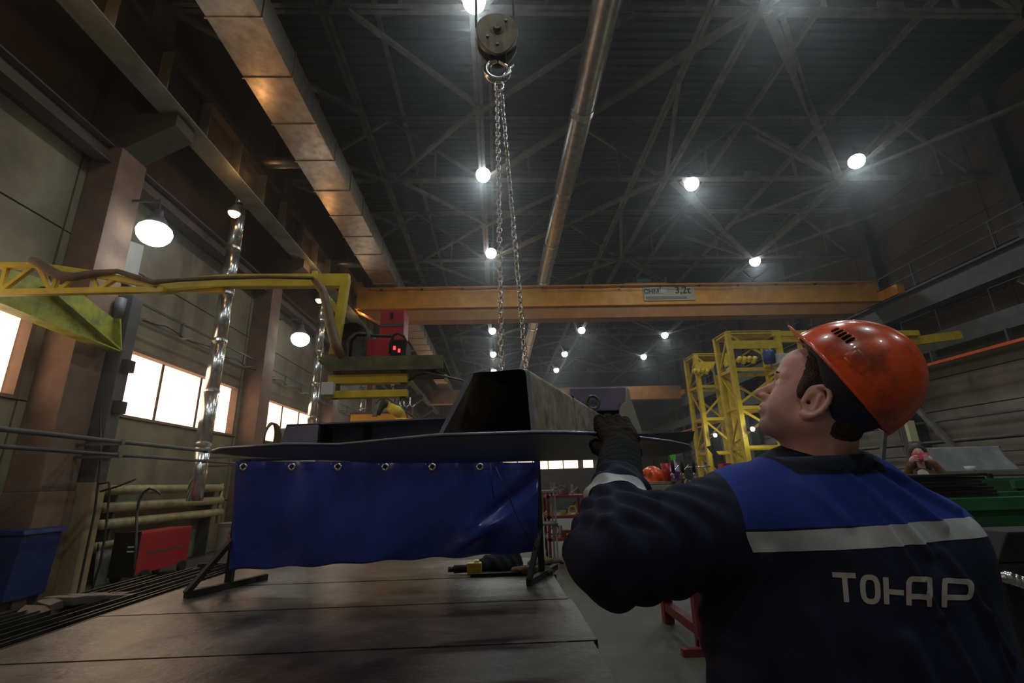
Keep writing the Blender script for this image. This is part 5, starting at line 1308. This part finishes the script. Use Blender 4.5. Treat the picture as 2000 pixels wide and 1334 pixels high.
for x in (xa2, xa2+.3):
    MB().box((x,8.8,0),(x+.03,8.83,1.42)).build('post', M['truss'], t); MB().box((x,9.3,0),(x+.03,9.33,1.42)).build('post', M['truss'], t)
MB().box((xa2-.02,8.78,1.25),(xa2+.35,9.35,1.28)).build('shelf', M['truss'], t); MB().box((xa2-.02,8.78,.7),(xa2+.35,9.35,.73)).build('shelf', M['trussd'], t)
tag(MB().box((1.3,26,0),(6.0,28,2.05)).build('steel_container', M['trussd'], bevel=.03), 'long dark container low under the far strip windows', 'container')
# green skips and sheets
def skip(x0_, x1_, y0_, y1_, z0_, z1_, label):
    t = thing('steel_skip', label, 'skip', ((x0_+x1_)/2,(y0_+y1_)/2,0), 'green skips on the right')
    MB().prism([(x0_+.35,y0_,z0_),(x1_-.35,y0_,z0_),(x1_,y0_,z1_),(x0_,y0_,z1_)], (0,.03,0)).build('front_side', M['green'], t)
    MB().prism([(x0_+.35,y1_-.03,z0_),(x1_-.35,y1_-.03,z0_),(x1_,y1_-.03,z1_),(x0_,y1_-.03,z1_)], (0,.03,0)).build('rear_side', M['green'], t)
    MB().prism([(x0_+.35,y0_,z0_),(x0_,y0_,z1_),(x0_+.03,y0_,z1_),(x0_+.38,y0_,z0_)], (0,y1_-y0_,0)).build('end_side', M['green'], t)
    MB().prism([(x1_-.35,y0_,z0_),(x1_,y0_,z1_),(x1_-.03,y0_,z1_),(x1_-.38,y0_,z0_)], (0,y1_-y0_,0)).build('end_side', M['green'], t)
    MB().box((x0_+.35,y0_,z0_),(x1_-.35,y1_,z0_+.03)).build('bottom', M['green'], t)
    MB().box((x0_-.03,y0_-.06,z1_-.11),(x1_+.03,y0_,z1_)).build('rim', M['green'], t, bevel=.006); MB().box((x0_-.03,y1_,z1_-.11),(x1_+.03,y1_+.06,z1_)).build('rim', M['green'], t, bevel=.006)
    for x in (x0_+.9,x1_-1.0):
        MB().box((x,y0_-.04,z0_+.05),(x+.1,y0_,z1_-.1)).build('rib', M['green'], t)
    for x in (x0_+.45,x1_-.6): MB().box((x,y0_,0),(x+.12,y1_,z0_)).build('skid', M['trussd'], t)
    return t
zr = P(1850,974,Y=4.6).z
skip(2.9,6.4,4.6,5.6,.35,zr,'near green steel skip with sloping ends, under the black sheets')
skip(6.75,9.2,6.3,7.6,.45,P(1990,937,Y=6.3).z,'green steel skip behind and right of the near one')
ztp = P(1800,925,Y=4.9).z; n = 7
xs0, xs1 = P(1650,940,Y=4.75).x, P(1908,930,Y=4.75).x
M['sheet'] = mat('black oiled sheet', (.016,.016,.017), .38, metal=.4, col2=(.03,.03,.03), scale=4)
for i in range(n):
    z = zr+.006+i*(ztp-zr-.01)/n; dx = random.uniform(-.03,.05)
    b = MB().box((xs0+dx,4.68+.01*(i % 3),z),(xs1+dx+.1*(i < 3),5.6,z+(ztp-zr-.01)/n-.006))
    tag(b.build('steel_slab', M['sheet'], bevel=.002), 'black steel slab on the near green skip, '+['lowest','second from below','third from below','middle one','third from the top','second from the top','topmost of the stack'][i], 'steel slab', 'stacked black slabs')
# wrapped machine hood with cup
t = thing('side_bench', 'grey bench with a pale top edge at the right, behind the black slabs', 'bench', (6.6,7.8,0))
za = P(1900,921,Y=7.7).z; xa = P(1838,921,Y=7.7).x
MB().box((xa,7.7,za-.04),(xa+1.8,8.5,za)).build('top', M['truss'], t); 
for x in (xa+.05,xa+1.5):
    for y in (7.75,8.4): MB().box((x-.03,y-.03,0),(x+.03,y+.03,za-.04)).build('leg', M['trussd'], t)
M['film'] = mat('grey plastic film', (.20,.21,.22), .22, col2=(.34,.35,.36), scale=2.2, bump=.3, bscale=7)
t = thing('wrapped_panel', 'large panel wrapped in shiny grey plastic film, standing on the right bench', 'panel', (xa+.7,8.0,za))
zt_ = P(1900,872,Y=8.0).z; xr_ = P(1985,900,Y=8.0).x
b = MB(); b.grid(lambda u, v: (xa+.05+(xr_-xa-.1)*u+.12*v*(.5-u), 7.95+.18*v+.02*math.sin(u*17+v*6), za+.004+(zt_-za)*v), 40, 20); b.build('film', M['film'], t, smooth=True, solid=.006)
MB().box((xa+.0,8.17,za+.004),(xr_-.02,8.23,zt_-.0)).build('panel_core', M['trussd'], t)
p = P(1896,919,Y=7.8); t = thing('white_cup', 'small white cup on the bench in front of the wrapped panel', 'cup', (p.x,7.8,za))
MB().lathe((p.x,7.8,za+.001), [(.001,0),(.055,0),(.075,.085),(.07,.085),(.05,.01),(.001,.01)], 20).build('body', M['white'], t, smooth=True)
MB().tube([(p.x+.065,7.8,za+.07),(p.x+.1,7.8,za+.065),(p.x+.1,7.8,za+.035),(p.x+.06,7.8,za+.025)], .006, 8).build('handle', M['white'], t, smooth=True)
# tall pale tube lamp / strip behind the woman
M['paleyellow'] = mat('pale yellow painted post', (.55,.55,.30), .5)
a, b_ = P(1785,862,Y=12), P(1773,800,Y=12)
t = thing('pale_post', 'pale yellow banded post behind the woman', 'post', (a.x,12,0)); MB().box((a.x-.1,11.95,0),(a.x+.10,12.05,P(1773,822,Y=12).z)).build('shaft', M['paleyellow'], t)
MB().box((a.x-.11,11.94,a.z-.1),(a.x+.11,12.06,a.z)).build('band', M['truss'], t)
# dark machine at the right edge
t = thing('machine_tool', 'black machine with tilted panel and chrome knobs at the right edge', 'machine', (3.0,2.6,0))
a = P(1952,1100,Y=2.3)
MB().box((a.x,2.3,0),(a.x+.9,2.9,a.z)).build('housing', M['black'], t, bevel=.02)
MB().prism([(a.x-.01,2.3,a.z),(a.x+.9,2.3,a.z),(a.x+.9,2.3,a.z+.13),(a.x+.08,2.3,a.z+.13)], (0,.22,0)).build('tilted_panel', M['black'], t, bevel=.008)
MB().box((a.x+.02,2.27,a.z-.30),(a.x+.9,2.30,a.z-.29)).build('trim_strip', M['chrome'], t)
for q in range(3): p = P(1966+q*12,1128+q*4,Y=2.28); MB().lathe(p, [(.001,-.03),(.025,-.025),(.03,0),(.02,.02)], 16, (0,1,0)).build('knob', M['chrome'], t, smooth=True)
for z in (.3,.55,.8): MB().box((a.x+.05,2.285,z),(a.x+.8,2.3,z+.02)).build('vent_slot', M['trussd'], t)
# ================================================================ WOMAN WITH PHONE
WY = 6.12
hc = P(1793,886,Y=WY)
t = thing('person', 'woman in brown jacket and white top photographing with a pink phone', 'person', (hc.x+.05,WY,0)); W2 = ORG[t]
fd = Vector((-.60,-.80,0)).normalized(); ld = Vector((fd.y*-1*-1, 0, 0))
Lw = Vector((-fd.y, fd.x, 0)); Uw = Vector((0,0,1))
Mw = Matrix((fd, Lw, Uw)).transposed().to_4x4(); Mw.translation = hc
def wp(name, me, M4=None):
    o = link(name, me, t); o.matrix_local = Matrix.Translation(-W2) @ (M4 if M4 is not None else Matrix.Identity(4)); return o
s_ = .92
def whead(G):
    x, y, z = [g/s_ for g in G]; ay = np.abs(y); S = (x,ay,z); G = (x,y,z)
    f = ell(G, (-.014,0,.040), (.092,.073,.085)); f = smin(f, ell(G, (.028,0,-.01), (.058,.058,.083)), .03); f = smin(f, ell(G, (.045,0,-.07), (.040,.036,.035)), .03)
    f = sub(f, ell(S, (.094,.030,.006), (.016,.016,.012)), .012); f = smin(f, cone(G, (.084,0,.012), (.103,0,-.025), .007, .009), .01)
    f = smin(f, ell(G, (.088,0,-.055), (.010,.02,.008)), .006); f = smin(f, ell(S, (-.008,.074,-.003), (.014,.007,.027)), .008)
    return smin(f, cone(G, (-.02,0,-.06), (-.04,0,-.22), .047, .052), .03)*s_
wb = wp('body', sdf_mesh('body', whead, (-.12,-.1,-.24), (.12,.1,.14), .0042, M['skin'], 1), Mw)
def whair(G):
    x, y, z = G; ay = np.abs(y)
    f = ell(G, (-.022,0,.045), (.096,.083,.091)); f = smin(f, ell(G, (-.055,0,-.10), (.055,.095,.16)), .05)
    f = smin(f, ell((x,ay,z), (-.01,.082,-.09), (.035,.024,.15)), .03)
    cut = ell(G, (.085,0,-.03), (.085,.064,.10))
    return sub(f, cut, .01)
M['hairw'] = mat('long dark brown hair', (.03,.018,.012), .5, col2=(.07,.04,.025), scale=20, bump=.7, bscale=160)
wp('hair', sdf_mesh('hair', whair, (-.15,-.13,-.30), (.10,.13,.16), .005, M['hairw'], 1), Mw)
def L2(x, y, z): return Mw @ Vector((x, y, z))
ph = L2(.19,.0,-.035)
M['brownj'] = mat('brown suede jacket', (.16,.075,.03), .85, col2=(.10,.048,.02), scale=6, bump=.3, bscale=80)
M['whitetop'] = mat('white knit top', (.62,.62,.60), .85, col2=(.5,.5,.48), scale=10, bump=.3, bscale=60)
shL, shR = L2(-.05,.175,-.27), L2(-.05,-.175,-.27)
elL, elR = L2(.09,.24,-.40), L2(.09,-.24,-.40)
haL, haR = L2(.165,.085,-.08), L2(.165,-.085,-.08)
def wj(G):
    c = hc; top = hc.z-.26
    f = ell(G, (c.x+.03,c.y+.04,top-.24), (.20,.15,.34)); f = smin(f, ell(G, (c.x+.03,c.y+.04,top-.62), (.20,.155,.30)), .08)
    f = smin(f, cone(G, tuple(shL), tuple(shR), .07, .07), .06)
    for a, b_, c_ in ((shL,elL,haL),(shR,elR,haR)):
        q = a_ = cone(G, tuple(a), tuple(b_), .068, .055); q = smin(q, cone(G, tuple(b_), tuple(b_.lerp(c_,.86)), .055, .040), .02); f = smin(f, q, .02)
    # open front
    loc = [G[0]-c.x, G[1]-c.y]; fw = loc[0]*fd.x+loc[1]*fd.y; sd = loc[0]*Lw.x+loc[1]*Lw.y
    cut = np.maximum(np.abs(sd)-.055-.0*G[2], .03-fw)
    return smax(f, -np.maximum(cut, G[2]-(top+.06)), .01)
lo = (hc.x-.45, hc.y-.45, hc.z-1.15); hi = (hc.x+.45, hc.y+.4, hc.z-.02)
wp('jacket', sdf_mesh('jacket', wj, lo, hi, .011, M['brownj'], 1, lambda co, no: .004*np.sin(co[:,2]*50+co[:,0]*30)*np.sin(co[:,0]*60)))
def wt(G):
    top = hc.z-.25
    f = ell(G, (hc.x+.03+fd.x*.018,hc.y+.04+fd.y*.018,top-.24), (.165,.135,.32)); return smin(f, ell(G, (hc.x+.03,hc.y+.04,top-.6), (.165,.14,.25)), .08)
wp('top', sdf_mesh('top', wt, lo, hi, .012, M['whitetop'], 1))
for s, ha, el in ((1,haL,elL),(-1,haR,elR)):
    def hd(G, s=s, ha=ha, el=el):
        d = (ha-el).normalized(); f = cone(G, tuple(ha-d*.07), tuple(ha-d*.0), .024, .026)
        base = ha+d*.02
        f = smin(f, cone(G, tuple(ha), tuple(base), .030, .028), .02)
        for k in range(4):
            o_ = base+Vector((0,0,.030-.018*k)); m1 = o_+fd*.028-Lw*s*.018; m2 = m1-Lw*s*.028-fd*.006
            f = smin(f, chain_(G, [tuple(o_),tuple(m1),tuple(m2)], [.0095,.009,.008], .003), .004)
        th_ = base+Vector((0,0,-.03)); f = smin(f, chain_(G, [tuple(ha),tuple(th_-Lw*s*.01),tuple(th_-Lw*s*.045)], [.014,.011,.009], .004), .005)
        return f
    c_ = ha; wp('hand', sdf_mesh('hand', hd, tuple(c_-Vector((.12,.12,.12))), tuple(c_+Vector((.12,.12,.12))), .0035, M['skin'], 1))
M['jeans'] = mat('dark jeans', (.02,.025,.045), .85)
def wl_(G):
    x, y = hc.x+.03, hc.y+.04
    f = smin(cone(G, (x-.09,y,.95), (x-.09,y,.12), .09, .05), cone(G, (x+.09,y,.95), (x+.09,y,.12), .09, .05), .05)
    f = smin(f, ell(G, (x,y,.95), (.18,.13,.13)), .04)
    for dx in (-.09,.09): f = smin(f, ell(G, (x+dx+fd.x*.06,y+fd.y*.06,.05), (.06,.11,.05)), .03)
    return smax(f, .002-G[2], .004)
wp('trousers', sdf_mesh('trousers', wl_, (hc.x-.22,hc.y-.2,-.01), (hc.x+.28,hc.y+.25,1.1), .013, M['jeans'], 1))
M['pink'] = mat('pink phone case', (.75,.10,.20), .35)
pm = MB().cbox((.180,0,-.035), (.010,.165,.080)).mesh('phone', M['pink'], bevel=.004)
o = link('phone', pm); o.matrix_world = Mw; tag(o, 'pink phone held up before the woman face', 'phone')
